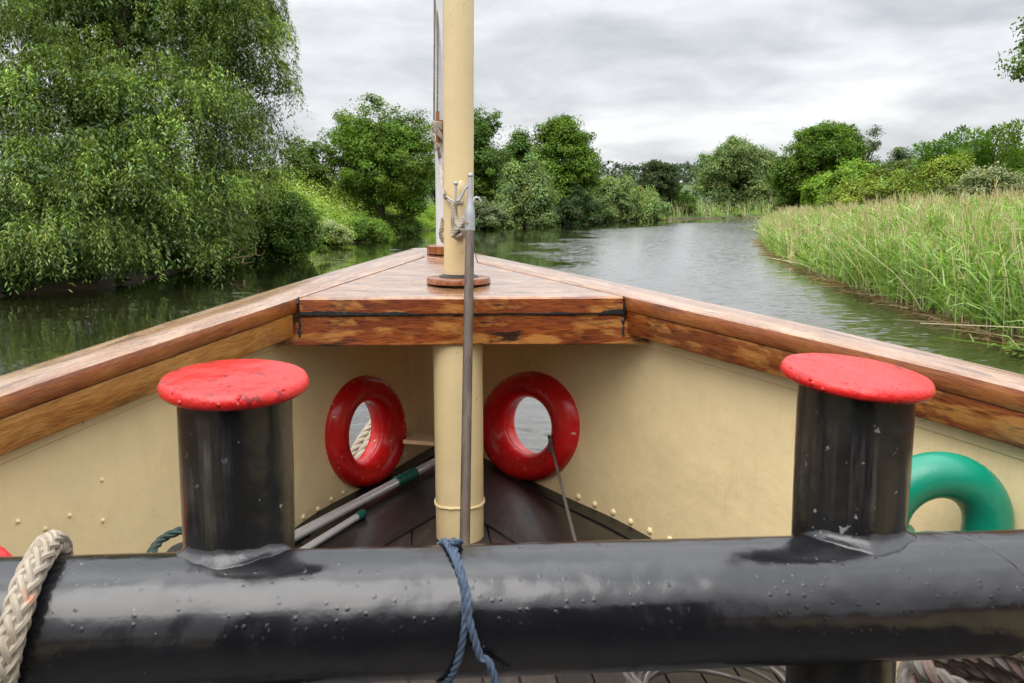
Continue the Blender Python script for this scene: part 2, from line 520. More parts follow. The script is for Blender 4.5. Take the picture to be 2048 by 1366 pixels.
def water_mat():
    m, g = new_mat('river_water')
    co = g.n('ShaderNodeTexCoord').outputs['Object']
    # ripples: wind chop everywhere, stronger in the open middle, calmer under the banks (attribute Calm)
    calm = g.n('ShaderNodeAttribute', attribute_name='Calm').outputs['Fac']
    patch = g.noise(g.map(co, (0.10, 0.05, 1)), 1.0, 3, 0.5)
    patch = g.ramp(patch, [(0.36, 0.6), (0.6, 1.0)])
    amp = g.math('MULTIPLY', g.math('SUBTRACT', 1.0, g.math('MULTIPLY', calm, 0.93)), patch)

    def slope(scale, rot, det, k):
        nz = g.n('ShaderNodeTexNoise', {'Vector': g.map(co, scale, rot=rot), 'Scale': 1.0, 'Detail': det, 'Roughness': 0.55, 'Distortion': 0.3}).outputs['Color']
        v = g.n('ShaderNodeVectorMath', {0: nz, 1: (0.5, 0.5, 0.5)}, operation='SUBTRACT').outputs[0]
        return g.n('ShaderNodeVectorMath', {0: v, 1: (0.55 * k, k, 0.0)}, operation='MULTIPLY').outputs[0]
    sl = g.n('ShaderNodeVectorMath', {0: slope((2.2, 6.0, 1), (0, 0, 0.12), 3, 1.5), 1: slope((6.5, 19.0, 1), (0, 0, -0.2), 2, 0.95)}, operation='ADD').outputs[0]
    sl = g.n('ShaderNodeVectorMath', {0: sl, 3: amp}, operation='SCALE').outputs[0]
    sl = g.n('ShaderNodeVectorMath', {0: sl, 1: slope((0.5, 1.1, 1), (0, 0, 0.3), 2, 0.10)}, operation='ADD').outputs[0]
    # the chop runs with the stream toward the boat: steep faces lean to -y
    sx = g.n('ShaderNodeSeparateXYZ', {0: sl})
    sy = g.math('SUBTRACT', g.math('MULTIPLY', sx.outputs[1], 0.55), g.math('MULTIPLY', g.math('ABSOLUTE', sx.outputs[1]), 0.9))
    sl = g.n('ShaderNodeCombineXYZ', {0: sx.outputs[0], 1: sy, 2: 0.0}).outputs[0]
    wr = g.math('ADD', 0.04, g.math('MULTIPLY', amp, 0.09))
    nn = g.n('ShaderNodeVectorMath', {0: sl, 1: (0.0, 0.0, 1.0)}, operation='ADD').outputs[0]
    nn = g.n('ShaderNodeVectorMath', {0: nn}, operation='NORMALIZE').outputs[0]
    b = g.n('ShaderNodeBsdfPrincipled', {'Base Color': (0.020, 0.019, 0.008, 1), 'Roughness': wr, 'IOR': 1.36, 'Normal': nn, 'Coat Weight': 1.0, 'Coat Roughness': wr, 'Coat IOR': 1.36, 'Coat Normal': nn})
    finish(g, b)
    return m


def ground_mat():
    m, g = new_mat('bank_soil_and_grass')
    co = g.n('ShaderNodeTexCoord').outputs['Object']
    n1 = g.noise(co, 0.6, 6, 0.6)
    n2 = g.noise(co, 9.0, 5, 0.65)
    c = g.ramp(n1, [(0.35, (0.035, 0.06, 0.014)), (0.65, (0.075, 0.115, 0.024))])
    z = g.n('ShaderNodeSeparateXYZ', {0: co}).outputs[2]
    mud = g.ramp(g.math('ADD', z, g.math('MULTIPLY', n2, 0.25)), [(0.22, 1.0), (0.42, 0.0)])
    c = g.mix(mud, c, (0.075, 0.048, 0.026))
    finish(g, g.n('ShaderNodeBsdfPrincipled', {'Base Color': c, 'Roughness': 0.95, 'Normal': g.n('ShaderNodeBump', {'Height': n2, 'Strength': 0.7, 'Distance': 0.1})}))
    return m


M['water'] = water_mat()
M['ground'] = ground_mat()

# ------------------------------------------------------------------ river, ground
LEFT_BANK = [(-11, -60), (-10.5, 0), (-11.5, 10)] + [tuple(at_z(x, y, 0.0)[:2]) for x, y in
             [(0, 592), (230, 572), (400, 534), (500, 513), (600, 500), (700, 487), (780, 474), (870, 461), (960, 456), (1060, 451), (1160, 446.5), (1260, 442.5), (1400, 438), (1480, 436.5)]] + [(62, 152), (95, 158), (160, 150), (400, 130)]
RIGHT_BANK = [(9, -60), (8.2, 4)] + [tuple(at_z(x, y, 0.0)[:2]) for x, y in
              [(2048, 688), (1900, 640), (1750, 592), (1640, 550), (1560, 512), (1533, 488), (1534, 468), (1552, 450), (1556, 440)]] + [(66, 116), (100, 118), (160, 112), (400, 95)]
RIVER = np.array(LEFT_BANK + RIGHT_BANK[::-1])


def river_sd(x, y):
    """signed distance to the river outline, negative on the water"""
    x = np.atleast_1d(np.asarray(x, float)); y = np.atleast_1d(np.asarray(y, float))
    n = len(RIVER)
    best = np.full(x.shape, 1e9)
    inside = np.zeros(x.shape, bool)
    for i in range(n):
        ax, ay = RIVER[i]; bx, by = RIVER[(i + 1) % n]
        dx, dy = bx - ax, by - ay
        L2 = dx * dx + dy * dy + 1e-12
        t = np.clip(((x - ax) * dx + (y - ay) * dy) / L2, 0, 1)
        best = np.minimum(best, np.hypot(x - ax - t * dx, y - ay - t * dy))
        cond = ((ay > y) != (by > y))
        with np.errstate(divide='ignore', invalid='ignore'):
            xi = ax + (y - ay) * dx / (dy if abs(dy) > 1e-12 else 1e-12)
        inside ^= cond & (x < xi)
    return np.where(inside, -best, best)


def hill_h(x, y):
    x = np.asarray(x, float); y = np.asarray(y, float)
    r = np.clip((y - 260) / 260, 0, 1)
    r = r * r * (3 - 2 * r)
    return r * (11.5 + 7 * np.sin(x * 0.010 + 0.6) + 3 * np.sin(x * 0.027 + 2.0))


def ground_h(x, y):
    s = river_sd(x, y)
    up = np.clip(s / 1.6, -1, 1)
    z = np.where(s > 0, 0.08 + 0.55 * (1 - (1 - np.clip(s / 2.2, 0, 1)) ** 2), 1.4 * up)
    z = z + np.where(s > 0, 0.012 * np.minimum(s, 60) + 0.10 * np.sin(np.asarray(x) * 0.7) * np.sin(np.asarray(y) * 0.5) * np.clip(s / 3, 0, 1), 0)
    xa, ya = np.atleast_1d(np.asarray(x, float)), np.atleast_1d(np.asarray(y, float))
    P = np.array(LEFT_BANK)
    left = xa < np.interp(ya, P[:, 1], P[:, 0]) + 1.0
    q = np.clip((s - 0.2) / 6.5, 0, 1)
    win = np.clip((ya - 33) / 7, 0, 1) * np.clip((98 - ya) / 34, 0, 1)
    z = z + np.where(left & (s > 0), 2.1 * q * q * (3 - 2 * q) * win, 0)
    return z + np.where(s > 0, hill_h(x, y), 0)


def gz(x, y):
    return float(ground_h(x, y)[0])


def grid_object(name, xs, ys, zf, mat):
    X, Y = np.meshgrid(xs, ys)
    Z = zf(X.ravel(), Y.ravel())
    V = np.stack([X.ravel(), Y.ravel(), Z], 1)
    nx, ny = len(xs), len(ys)
    i = (np.arange(ny - 1)[:, None] * nx + np.arange(nx - 1)[None, :]).ravel()
    F = np.stack([i, i + 1, i + nx + 1, i + nx], 1)
    o = np_object(name, V, F, mat)
    o.data.shade_smooth()
    return o, X.ravel(), Y.ravel()


def np_object(name, V, F, mat, parent=None, cols=None):
    me = bpy.data.meshes.new(name)
    n, m = len(V), len(F)
    k = F.shape[1]
    me.vertices.add(n); me.vertices.foreach_set('co', np.asarray(V, np.float32).ravel())
    me.loops.add(m * k); me.loops.foreach_set('vertex_index', np.asarray(F, np.int32).ravel())
    me.polygons.add(m)
    me.polygons.foreach_set('loop_start', np.arange(0, m * k, k, dtype=np.int32))
    if cols is not None:
        a = me.color_attributes.new('Col', 'FLOAT_COLOR', 'POINT')
        c4 = np.ones((n, 4), np.float32); c4[:, :3] = cols
        a.data.foreach_set('color', c4.ravel())
    me.materials.append(mat)
    me.update(calc_edges=True)
    me.validate()
    o = bpy.data.objects.new(name, me)
    COL.objects.link(o)
    if parent is not None:
        o.parent = parent
        o.matrix_parent_inverse = Matrix.Translation(-world_loc(parent))
    return o


def warp(a, n, p=2.2):
    t = np.linspace(-1, 1, n)
    return np.sign(t) * np.abs(t) ** p * a


xs = np.concatenate([-np.geomspace(60, 900, 24)[::-1], np.linspace(-58, 80, 230), np.geomspace(82, 900, 24)])
ys = np.concatenate([np.linspace(-120, -4, 12), np.linspace(-3, 60, 150), np.linspace(61, 190, 130), np.geomspace(195, 1300, 34)])
ground, _, _ = grid_object('ground', xs, ys, ground_h, M['ground'])
tag(ground, kind='structure')
xs = np.concatenate([np.linspace(-40, -16, 8), np.linspace(-15, 30, 120), np.linspace(31, 80, 60), np.linspace(85, 400, 14)])
ys = np.concatenate([np.linspace(-60, 0, 20), np.linspace(1, 70, 150), np.linspace(71, 185, 80)])
water, WX, WY = grid_object('river_water', xs, ys, lambda x, y: np.zeros(len(x)), M['water'])
tag(water, kind='structure')
sdw = -river_sd(WX, WY)
# distance to the left bank alone: the sheltered water lies along it
lb = np.array(LEFT_BANK)


def line_dist(P, x, y):
    best = np.full(len(x), 1e9)
    for i in range(len(P) - 1):
        ax, ay = P[i]; bx, by = P[i + 1]
        dx, dy = bx - ax, by - ay
        t = np.clip(((x - ax) * dx + (y - ay) * dy) / (dx * dx + dy * dy), 0, 1)
        best = np.minimum(best, np.hypot(x - ax - t * dx, y - ay - t * dy))
    return best


dl = line_dist(LEFT_BANK, WX, WY); drr = line_dist(RIGHT_BANK, WX, WY)
shel = np.interp(WY, [0, 20, 31, 50, 92, 140], [8.0, 10.5, 12.5, 13.0, 13.5, 8.0])
shel = shel + 1.2 * np.sin(WY * 0.23 + 0.5) + 0.7 * np.sin(WX * 0.9 + WY * 0.61) + 0.5 * np.sin(WY * 1.3 - WX * 0.5)
calm = np.clip((shel - dl) / 3.2 + 0.5, 0, 1)
calm = calm * calm * (3 - 2 * calm)
calm = np.maximum(calm, 0.40 * np.clip(1.1 - drr / 2.2, 0, 1))
at_ = water.data.attributes.new('Calm', 'FLOAT', 'POINT')
at_.data.foreach_set('value', calm.astype(np.float32))

# ------------------------------------------------------------------ foliage


def unit(a):
    return a / np.maximum(np.linalg.norm(a, axis=1, keepdims=True), 1e-9)


def rdir(n):
    return unit(RNG.normal(size=(n, 3)))


def leaf_quads(c, d, nrm, L, W):
    d = unit(d)
    s = unit(np.cross(nrm, d))
    L = np.asarray(L).reshape(-1, 1) if np.ndim(L) else L
    W = np.asarray(W).reshape(-1, 1) if np.ndim(W) else W
    q = unit(np.cross(d, s))
    V = np.stack([c - d * L * 0.5, c + s * W * 0.5 + q * W * 0.12 - d * L * 0.06, c + d * L * 0.5, c - s * W * 0.5 + q * W * 0.12 - d * L * 0.06], 1).reshape(-1, 3)
    F = np.arange(len(c) * 4).reshape(-1, 4)
    return V, F


def leaf_cols(n, base, clump_id, n_clump, vc=0.22, vl=0.22, tip=None, tipw=None):
    base = np.array(base)
    cf = 1 + vc * RNG.normal(size=n_clump)
    lf = 1 + vl * RNG.normal(size=n)
    f = np.clip(cf[clump_id] * lf, 0.35, 2.0)[:, None]
    hue = RNG.normal(size=(n, 1)) * 0.10 + (RNG.normal(size=n_clump) * 0.07)[clump_id][:, None]
    c = base[None, :] * f * np.concatenate([1 + hue, np.ones((n, 1)), 1 - hue], 1)
    if tip is not None:
        c = c * (1 - tipw) + np.array(tip)[None, :] * tipw
    return np.clip(c, 0.002, 0.9)


def lobes_sample(lobes, n, inner=0.55, low=-0.55):
    lobes = np.array(lobes, float)
    w = (lobes[:, 3] * lobes[:, 4] * lobes[:, 5]) ** (2 / 3)
    k = RNG.choice(len(lobes), n, p=w / w.sum())
    d = rdir(n)
    d[:, 2] = np.where(d[:, 2] < low, -d[:, 2], d[:, 2])
    r = inner + (1 - inner) * RNG.random(n) ** 0.7
    r *= 1 + 0.14 * np.clip(RNG.normal(size=n), -1.5, 0.9)
    return lobes[k, :3] + d * r[:, None] * lobes[k, 3:6], d, k


def crown_mesh(lobes, n_clump, clump_r, per, L, W, base, droop=0.0, inner=0.55, vc=0.22, flat=0.7, up=0.6, low=-0.55, tip=None):
    cc, cd, _ = lobes_sample(lobes, n_clump, inner, low)
    cid = np.repeat(np.arange(n_clump), per)
    n = len(cid)
    cr = clump_r * (0.55 + 0.8 * RNG.random(n_clump))
    # ragged sprigs standing out of the outline
    sp = (RNG.random(n_clump) < 0.16) & (cd[:, 2] < 0.7)
    cc = cc + np.where(sp[:, None], cd * np.array([1, 1, 1.2]) * clump_r * (0.35 + 0.65 * RNG.random((n_clump, 1))), 0)
    cr = np.where(sp, cr * 0.55, cr)
    off = rdir(n) * (RNG.random((n, 1)) ** 0.45)
    pos = cc[cid] + off * cr[cid][:, None] * np.array([1, 1, flat])
    pos[:, 2] -= droop * cr[cid] * (off[:, 0] ** 2 + off[:, 1] ** 2)
    nrm = unit(off * 0.9 + cd[cid] * 0.5 + np.array([0, 0, up]) + rdir(n) * 0.5)
    d = np.cross(nrm, rdir(n)) + np.array([0, 0, -droop]) + off * 0.5
    l = L * (0.6 + 0.8 * RNG.random(n))
    V, F = leaf_quads(pos, d, nrm, l, l * (W / L))
    tw = None
    if tip is not None:
        tw = np.clip((off[:, 2:3] * 0.5 + 0.2) * (RNG.random((n, 1)) + 0.2), 0, 0.9)
    c = leaf_cols(n, base, cid, n_clump, vc, 0.2, tip, tw)
    return V, F, np.repeat(c, 4, 0), cc


def limb_tree(root, base, top, cc, r0, n_limb=9, name='trunk', fork=0.3):
    """tapered trunk with limbs that run out to clumps of the crown"""
    mb = MB()
    base, top = Vector(base), Vector(top)
    h = (top - base).length
    pts, rad = [], []
    ph = random.uniform(0, 6)
    for k in range(7):
        t = k / 6
        p = base.lerp(top, t) + Vector((math.sin(t * 3 + ph), math.cos(t * 2.5 + ph), 0)) * 0.03 * h * t
        pts.append(p); rad.append(r0 * (1.25 if k == 0 else 1.0) * (1 - 0.82 * t))
    mb.tube(pts, rad, 8)
    idx = RNG.choice(len(cc), min(n_limb, len(cc)), replace=False)
    for i in idx:
        e = Vector(cc[i])
        t = random.uniform(fork, 0.85)
        k = int(t * 6)
        s = pts[k].lerp(pts[min(k + 1, 6)], t * 6 - k)
        mid = s.lerp(e, 0.5) + Vector((0, 0, 0.08 * (e - s).length))
        mb.tube([s, s.lerp(mid, 0.5), mid, mid.lerp(e, 0.6), e], [r0 * 0.42 * (1 - t * 0.5), r0 * 0.34 * (1 - t * 0.5), r0 * 0.24, r0 * 0.14, r0 * 0.05], 5)
    return mb.build(name, M['bark'], root)


def tree(name, label, cat, px, y, top_row, width_px, base, row_low=None, leaf=0.24, n_clump=260, per=70, cl=0.85, shape='round', group=None, x_off=0.0, trunk=True, droop=0.0, vc=0.2, tip=None, inner=0.5, asp=0.62, low=-0.55, depth_k=0.9):
    """a tree standing at distance y, its crown filling the given pixel extent"""
    c0 = at(px, HOR, y)
    gx, gy = c0.x, y
    z0 = gz(gx, gy)
    ztop = at(px, top_row, y).z
    H = ztop - z0
    Wd = width_px / FPX * y / math.cos(PITCH) * 0.5
    zl = z0 + 0.08 * H if row_low is None else at(px, row_low, y).z
    hh = (ztop - zl)
    lobes = []
    if shape == 'round':
        lobes.append((0, 0, zl + hh * 0.50, Wd * 0.80, Wd * 0.80 * depth_k, hh * 0.46))
        for k in range(9):
            a = k * 2.4 + random.uniform(-0.4, 0.4); q = random.uniform(0.25, 0.85)
            rr = random.uniform(0.30, 0.46)
            lobes.append((math.cos(a) * Wd * 0.62 * math.sin(math.pi * (0.15 + 0.75 * q)) ** 0.6, math.sin(a) * Wd * 0.62 * depth_k, zl + hh * q * 0.92, Wd * rr, Wd * rr, hh * rr * 0.62))
        lobes.append((random.uniform(-.15, .15) * Wd, 0, zl + hh * 0.83, Wd * 0.42, Wd * 0.42, hh * 0.17))
    elif shape == 'tall':
        for k in range(10):
            q = k / 9
            wv = math.sin(math.pi * (0.12 + 0.80 * q)) ** 0.8
            a = k * 2.4
            lobes.append((math.cos(a) * Wd * 0.35 * wv, math.sin(a) * Wd * 0.35, zl + hh * (0.08 + 0.84 * q), Wd * 0.62 * wv + 0.1, Wd * 0.62 * wv + 0.1, hh * 0.13))
    elif shape == 'mound':
        for k in range(15):
            a = random.uniform(-1, 1)
            top = math.sqrt(max(0.05, 1 - a * a * 0.75)) * random.uniform(0.72, 1.0)
            lobes.append((a * Wd * 0.72, random.uniform(-0.5, 0.5) * Wd, zl + hh * 0.45 * top, Wd * random.uniform(0.2, 0.36), Wd * 0.4, hh * 0.54 * top))
        low = min(low, -0.95)
    elif shape == 'loose':
        for k in range(11):
            q = (k + 0.5) / 11
            a = k * 2.4
            lobes.append((math.cos(a) * Wd * 0.6, math.sin(a) * Wd * 0.5, zl + hh * q, Wd * 0.34, Wd * 0.34, hh * 0.12))
    lobes = [(l[0] + gx, l[1] + gy, *l[2:]) for l in lobes]
    root = empty(name, (gx, gy, z0))
    tag(root, label, cat, group)
    leaf *= 0.80
    V, F, C, cc = crown_mesh(lobes, int(n_clump * 1.5), cl, int(per * 1.6), leaf, leaf * asp, base, droop, inner, vc, 0.7, 0.6, low, tip)
    np_object('crown' if trunk else 'foliage', V, F, M['leaf'], root, C)
    limb_tree(root, (gx, gy, z0 - 0.2), (gx + random.uniform(-.1, .1) * Wd, gy, zl + hh * 0.8), cc, 0.035 * H if trunk else 0.02 * H, 16, 'trunk' if trunk else 'stem', 0.25 if trunk else 0.05)
    return root


def willow_sprays(starts, outs, lens, per, L, W, base, wind=(0.12, 0.0)):
    n = len(starts)
    t = np.linspace(0.08, 1, per)
    ln = lens[:, None, None]
    T = t[None, :, None]
    horiz = outs * np.array([1, 1, 0.0])
    P = starts[:, None, :] + horiz[:, None, :] * (0.42 * ln * (T - 0.38 * T * T)) + np.array([wind[0], wind[1], 0]) * ln * T * 0.6
    P = P + np.array([0, 0, -1.0]) * ln * (0.10 * T + 0.82 * T * T) + np.array([0, 0, 1.0]) * ln * 0.16 * np.sin(T * 3.0) * 0.6
    P = P.reshape(-1, 3)
    m = len(P)
    side = rdir(m) * np.array([1, 1, 0.35])
    d = np.array([0, 0, -0.62]) + side * 0.95 + np.repeat(horiz, per, 0) * 0.25
    nrm = unit(side * 0.6 + np.array([0, 0, 0.7]) + rdir(m) * 0.5)
    l = L * (0.65 + 0.6 * RNG.random(m))
    c = P + unit(d) * (l * 0.5)[:, None] + RNG.normal(size=(m, 3)) * 0.02
    V, F = leaf_quads(c, d, nrm, l, l * W / L)
    cid = np.repeat(np.arange(n), per)
    col = leaf_cols(m, base, cid, n, 0.22, 0.18, (0.42, 0.48, 0.26), np.clip(np.tile(t, n)[:, None] - 0.45, 0, 1) * 0.40 * RNG.random((m, 1)))
    return V, F, np.repeat(col, 4, 0)


def big_willow():
    y0 = 25.0
    c0 = at(215, HOR, y0)
    gx, gy = c0.x, y0
    z0 = gz(gx, gy)
    root = empty('willow_tree', (gx, gy, z0))
    tag(root, 'huge weeping willow with drooping pale green leaves overhanging the water at left', 'tree')

    def lb(px, py, y, rx, rz, ry=None):
        p = at(px, py, y)
        s = y / FPX
        return (p.x, p.y, p.z, rx * s, (ry or rx) * s, rz * s)
    lobes = [lb(60, 60, 24, 190, 150), lb(250, 40, 25, 190, 150), lb(430, 90, 26, 135, 140), lb(500, 200, 26.5, 85, 130), lb(470, 30, 26, 90, 110),
             lb(350, 250, 24, 150, 130), lb(150, 230, 22.5, 170, 140), lb(-30, 250, 22, 130, 160), lb(60, 400, 20.8, 150, 130),
             lb(230, 400, 22, 150, 130), lb(390, 400, 24, 130, 120), lb(490, 330, 25.5, 80, 110), lb(130, 500, 20.3, 130, 70), lb(0, 500, 19.8, 120, 80), lb(330, 480, 22.5, 100, 65),
             lb(200, -130, 26, 260, 150), lb(420, -80, 27, 130, 110)]
    nb = 900
    bc, bd, _ = lobes_sample(lobes, nb, 0.72, -0.35)
    per_b = 19
    n = nb * per_b
    bid = np.repeat(np.arange(nb), per_b)
    br = (0.32 + 0.30 * RNG.random(nb))[bid]
    st = bc[bid] + rdir(n) * br[:, None] * np.array([1, 1, 0.6]) * (RNG.random((n, 1)) ** 0.5)
    d = unit(unit((st - bc[bid]) * np.array([1, 1, 0.2])) * 1.0 + bd[bid] * 0.8)
    lens = (0.45 + 0.55 * RNG.random(n)) * (0.75 + 0.6 * RNG.random(nb))[bid]
    keep = (st[:, 2] - lens * 0.85) > 0.05
    st, d, lens, bid = st[keep], d[keep], lens[keep], bid[keep]
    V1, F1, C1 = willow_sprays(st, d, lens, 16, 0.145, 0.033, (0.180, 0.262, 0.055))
    tone = np.clip(1 + 0.28 * RNG.normal(size=nb), 0.5, 1.7)[bid]
    C1 = C1 * np.repeat(tone, 16 * 4)[:, None]
    # inner leafage that closes the crown, coloured darker to paint in its shade
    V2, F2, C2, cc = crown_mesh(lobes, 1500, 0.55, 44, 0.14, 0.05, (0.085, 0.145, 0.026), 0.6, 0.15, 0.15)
    ok = (V2.reshape(-1, 4, 3)[:, :, 2].min(1) > 0.08)
    V2 = V2.reshape(-1, 4, 3)[ok].reshape(-1, 3); C2 = C2.reshape(-1, 4, 3)[ok].reshape(-1, 3); F2 = np.arange(len(V2)).reshape(-1, 4)
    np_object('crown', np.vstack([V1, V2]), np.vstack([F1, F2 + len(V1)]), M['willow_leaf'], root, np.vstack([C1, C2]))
    limb_tree(root, (gx, gy, z0 - 0.3), (gx - 0.4, gy, at(215, -60, y0).z), cc, 0.42, 34, 'trunk', 0.12)


big_willow()

OAK = (0.108, 0.190, 0.018)
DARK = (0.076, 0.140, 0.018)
PALE = (0.190, 0.270, 0.080)
LIME = (0.165, 0.275, 0.028)
OLIVE = (0.215, 0.280, 0.040)
# left bank
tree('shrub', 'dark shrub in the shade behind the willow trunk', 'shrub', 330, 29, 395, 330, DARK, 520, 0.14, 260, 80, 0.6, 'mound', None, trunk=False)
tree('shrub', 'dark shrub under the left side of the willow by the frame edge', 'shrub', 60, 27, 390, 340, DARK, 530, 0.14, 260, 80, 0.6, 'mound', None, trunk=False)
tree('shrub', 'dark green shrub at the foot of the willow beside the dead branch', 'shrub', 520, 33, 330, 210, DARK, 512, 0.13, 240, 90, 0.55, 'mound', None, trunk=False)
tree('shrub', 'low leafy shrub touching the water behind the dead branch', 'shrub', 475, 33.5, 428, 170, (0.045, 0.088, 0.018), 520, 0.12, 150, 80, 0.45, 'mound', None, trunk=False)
tree('hawthorn_tree', 'small ragged tree between the willow and the round oak', 'tree', 612, 58, 282, 100, DARK, 410, 0.22, 120, 60, 0.7, 'tall')
tree('oak_tree', 'round dark green oak standing alone on the bank left of the mast', 'tree', 762, 60, 196, 232, OAK, 446, 0.22, 330, 80, 0.80, 'round', inner=0.5, low=-1.0)
tree('field_tree', 'distant tree low on the skyline between willow and oak', 'tree', 640, 120, 338, 80, (0.05, 0.08, 0.025), 415, 0.4, 70, 60, 1.2, 'round')
tree('field_tree', 'distant tree low on the skyline just beyond the willow', 'tree', 570, 130, 332, 120, (0.05, 0.08, 0.025), 415, 0.4, 70, 60, 1.4, 'round')
tree('field_tree', 'distant tree seen between the oak and the mast', 'tree', 872, 130, 330, 90, (0.05, 0.08, 0.025), 415, 0.4, 70, 60, 1.4, 'round')
tree('ash_tree', 'tall dark ash with open top just right of the cream mast', 'tree', 945, 88, 222, 160, DARK, 445, 0.34, 240, 70, 1.2, 'tall')
tree('alder_tree', 'dark alder top showing between the ash and the sycamore', 'tree', 1040, 104, 262, 80, DARK, 410, 0.34, 130, 70, 1.1, 'tall')
tree('sallow_bush', 'pale grey green willow bush leaning over the water right of the mast', 'bush', 1050, 84, 298, 135, PALE, 446, 0.26, 260, 80, 0.9, 'mound', trunk=False, droop=0.5)
tree('sallow_bush', 'small pale bush with whitish blossom at the waterline beside the mast', 'bush', 975, 76, 390, 90, (0.08, 0.13, 0.03), 456, 0.22, 110, 70, 0.6, 'mound', trunk=False, tip=(0.4, 0.42, 0.3))
tree('sycamore_tree', 'tall domed dark sycamore right of the mast, highest on its bank', 'tree', 1128, 100, 236, 140, OAK, 440, 0.34, 330, 80, 1.1, 'round')
tree('riverside_bush', 'dark leafy bush at the waterline below the sycamore', 'bush', 1150, 97, 375, 120, (0.05, 0.09, 0.025), 447, 0.28, 130, 70, 0.9, 'mound', trunk=False)
tree('sallow_bush', 'broad pale willow bush right of the sycamore on the far bank', 'bush', 1235, 112, 336, 150, PALE, 442, 0.32, 300, 80, 1.1, 'mound', trunk=False, droop=0.5)
tree('thorn_tree', 'rounded dark tree behind the broad pale willow bush', 'tree', 1312, 135, 322, 80, (0.05, 0.075, 0.02), 420, 0.4, 150, 70, 1.1, 'round')
tree('thorn_bush', 'compact dark bush above the tan reeds on the far bank', 'bush', 1350, 140, 358, 72, DARK, 430, 0.4, 130, 70, 1.0, 'mound', trunk=False)
tree('sallow_bush', 'pale bush between the broad willow bush and compact dark bush', 'bush', 1290, 126, 366, 90, PALE, 438, 0.35, 130, 70, 1.1, 'mound', trunk=False)
tree('white_willow_tree', 'large domed grey green willow at the bend of the river', 'tree', 1468, 172, 280, 165, (0.155, 0.225, 0.07), 438, 0.5, 460, 80, 1.9, 'round', droop=0.5, low=-0.9)
tree('white_willow_tree', 'grey green willow limb hanging to the water right of the domed willow', 'tree', 1525, 168, 325, 80, (0.155, 0.225, 0.07), 438, 0.5, 190, 80, 1.5, 'mound', droop=0.6, trunk=False)
tree('far_tree', 'faint distant tree rising behind the right end of the domed willow', 'tree', 1537, 230, 300, 50, (0.07, 0.10, 0.05), 430, 0.6, 80, 60, 1.8, 'tall')
tree('field_bush', 'dark bush beneath the round oak on its left side', 'bush', 700, 63, 350, 110, DARK, 446, 0.2, 150, 70, 0.7, 'mound', trunk=False)
tree('weed_clump', 'tall pale weed clump at the waterline beside the willow skirt', 'weeds', 650, 43.5, 436, 100, (0.19, 0.28, 0.05), 487, 0.13, 110, 70, 0.45, 'mound', trunk=False, tip=(0.6, 0.6, 0.42))
tree('weed_clump', 'mid green weed clump halfway along the bright bank slope', 'weeds', 728, 50, 428, 90, (0.13, 0.23, 0.03), 480, 0.13, 110, 70, 0.45, 'mound', trunk=False)
tree('weed_clump', 'darker weed clump at the waterline below the round oak', 'weeds', 800, 60, 422, 90, (0.10, 0.18, 0.028), 472, 0.15, 110, 70, 0.5, 'mound', trunk=False)
# right bank
tree('ash_bush', 'mid green bush filling the gap behind the olive bush', 'bush', 1840, 56, 308, 200, (0.12, 0.21, 0.03), 445, 0.22, 240, 70, 0.7, 'mound', trunk=False)
tree('ash_bush', 'bright bush hugging the water beside the dark lower oak', 'bush', 1655, 58, 372, 90, (0.16, 0.26, 0.03), 448, 0.2, 130, 70, 0.6, 'mound', trunk=False)
tree('oak_tree', 'broad dark oak on the right bank beside the bend', 'tree', 1630, 88, 250, 175, OAK, 448, 0.30, 400, 80, 1.0, 'round')
tree('oak_tree', 'dark lower oak crown leaning to the water at the bend', 'tree', 1595, 92, 330, 100, DARK, 445, 0.30, 220, 80, 1.0, 'mound', trunk=False)
tree('birch_tree', 'thin pale tree with an open crown behind the dark right-hand oak', 'tree', 1722, 110, 265, 58, (0.10, 0.14, 0.06), 400, 0.28, 60, 40, 0.9, 'loose')
tree('ash_bush', 'bright green ash bush in front of the dark oak', 'bush', 1690, 52, 303, 170, LIME, 445, 0.24, 240, 70, 0.7, 'mound', trunk=False)
tree('ash_bush', 'second bright green bush between the ash bush and yellowish bush', 'bush', 1790, 44, 318, 130, (0.10, 0.15, 0.03), 445, 0.20, 190, 80, 0.6, 'mound', trunk=False)
tree('olive_bush', 'low olive green bush behind the near tip of the reed bed', 'bush', 1745, 40, 342, 190, OLIVE, 445, 0.14, 240, 90, 0.5, 'mound', trunk=False)
tree('yellow_bush', 'feathery yellowish green bush above the tall reeds', 'bush', 1905, 32, 305, 130, OLIVE, 430, 0.11, 300, 100, 0.42, 'mound', trunk=False)
tree('elder_bush', 'elder bush dotted with cream flower heads at the right edge', 'bush', 1995, 28, 322, 170, (0.10, 0.14, 0.03), 440, 0.12, 240, 80, 0.42, 'mound', trunk=False, tip=(0.62, 0.62, 0.42))
tree('hedge_tree', 'dark hedge tree filling the skyline behind the elder', 'tree', 2030, 48, 300, 150, (0.10, 0.18, 0.03), 420, 0.2, 180, 70, 0.8, 'round')
tree('hedge_tree', 'distant hedge tree low between birch and saplings', 'tree', 1790, 120, 300, 110, (0.09, 0.14, 0.045), 420, 0.35, 110, 60, 1.3, 'round')
tree('hedge_tree', 'distant hedge tree low behind the yellowish bush', 'tree', 1900, 110, 302, 140, (0.09, 0.14, 0.045), 420, 0.35, 130, 60, 1.3, 'round')
tree('overhanging_tree', 'tree off to the right with one leafy branch end in the top corner', 'tree', 2240, 20, -70, 450, (0.10, 0.17, 0.03), 265, 0.13, 240, 70, 0.5, 'round')


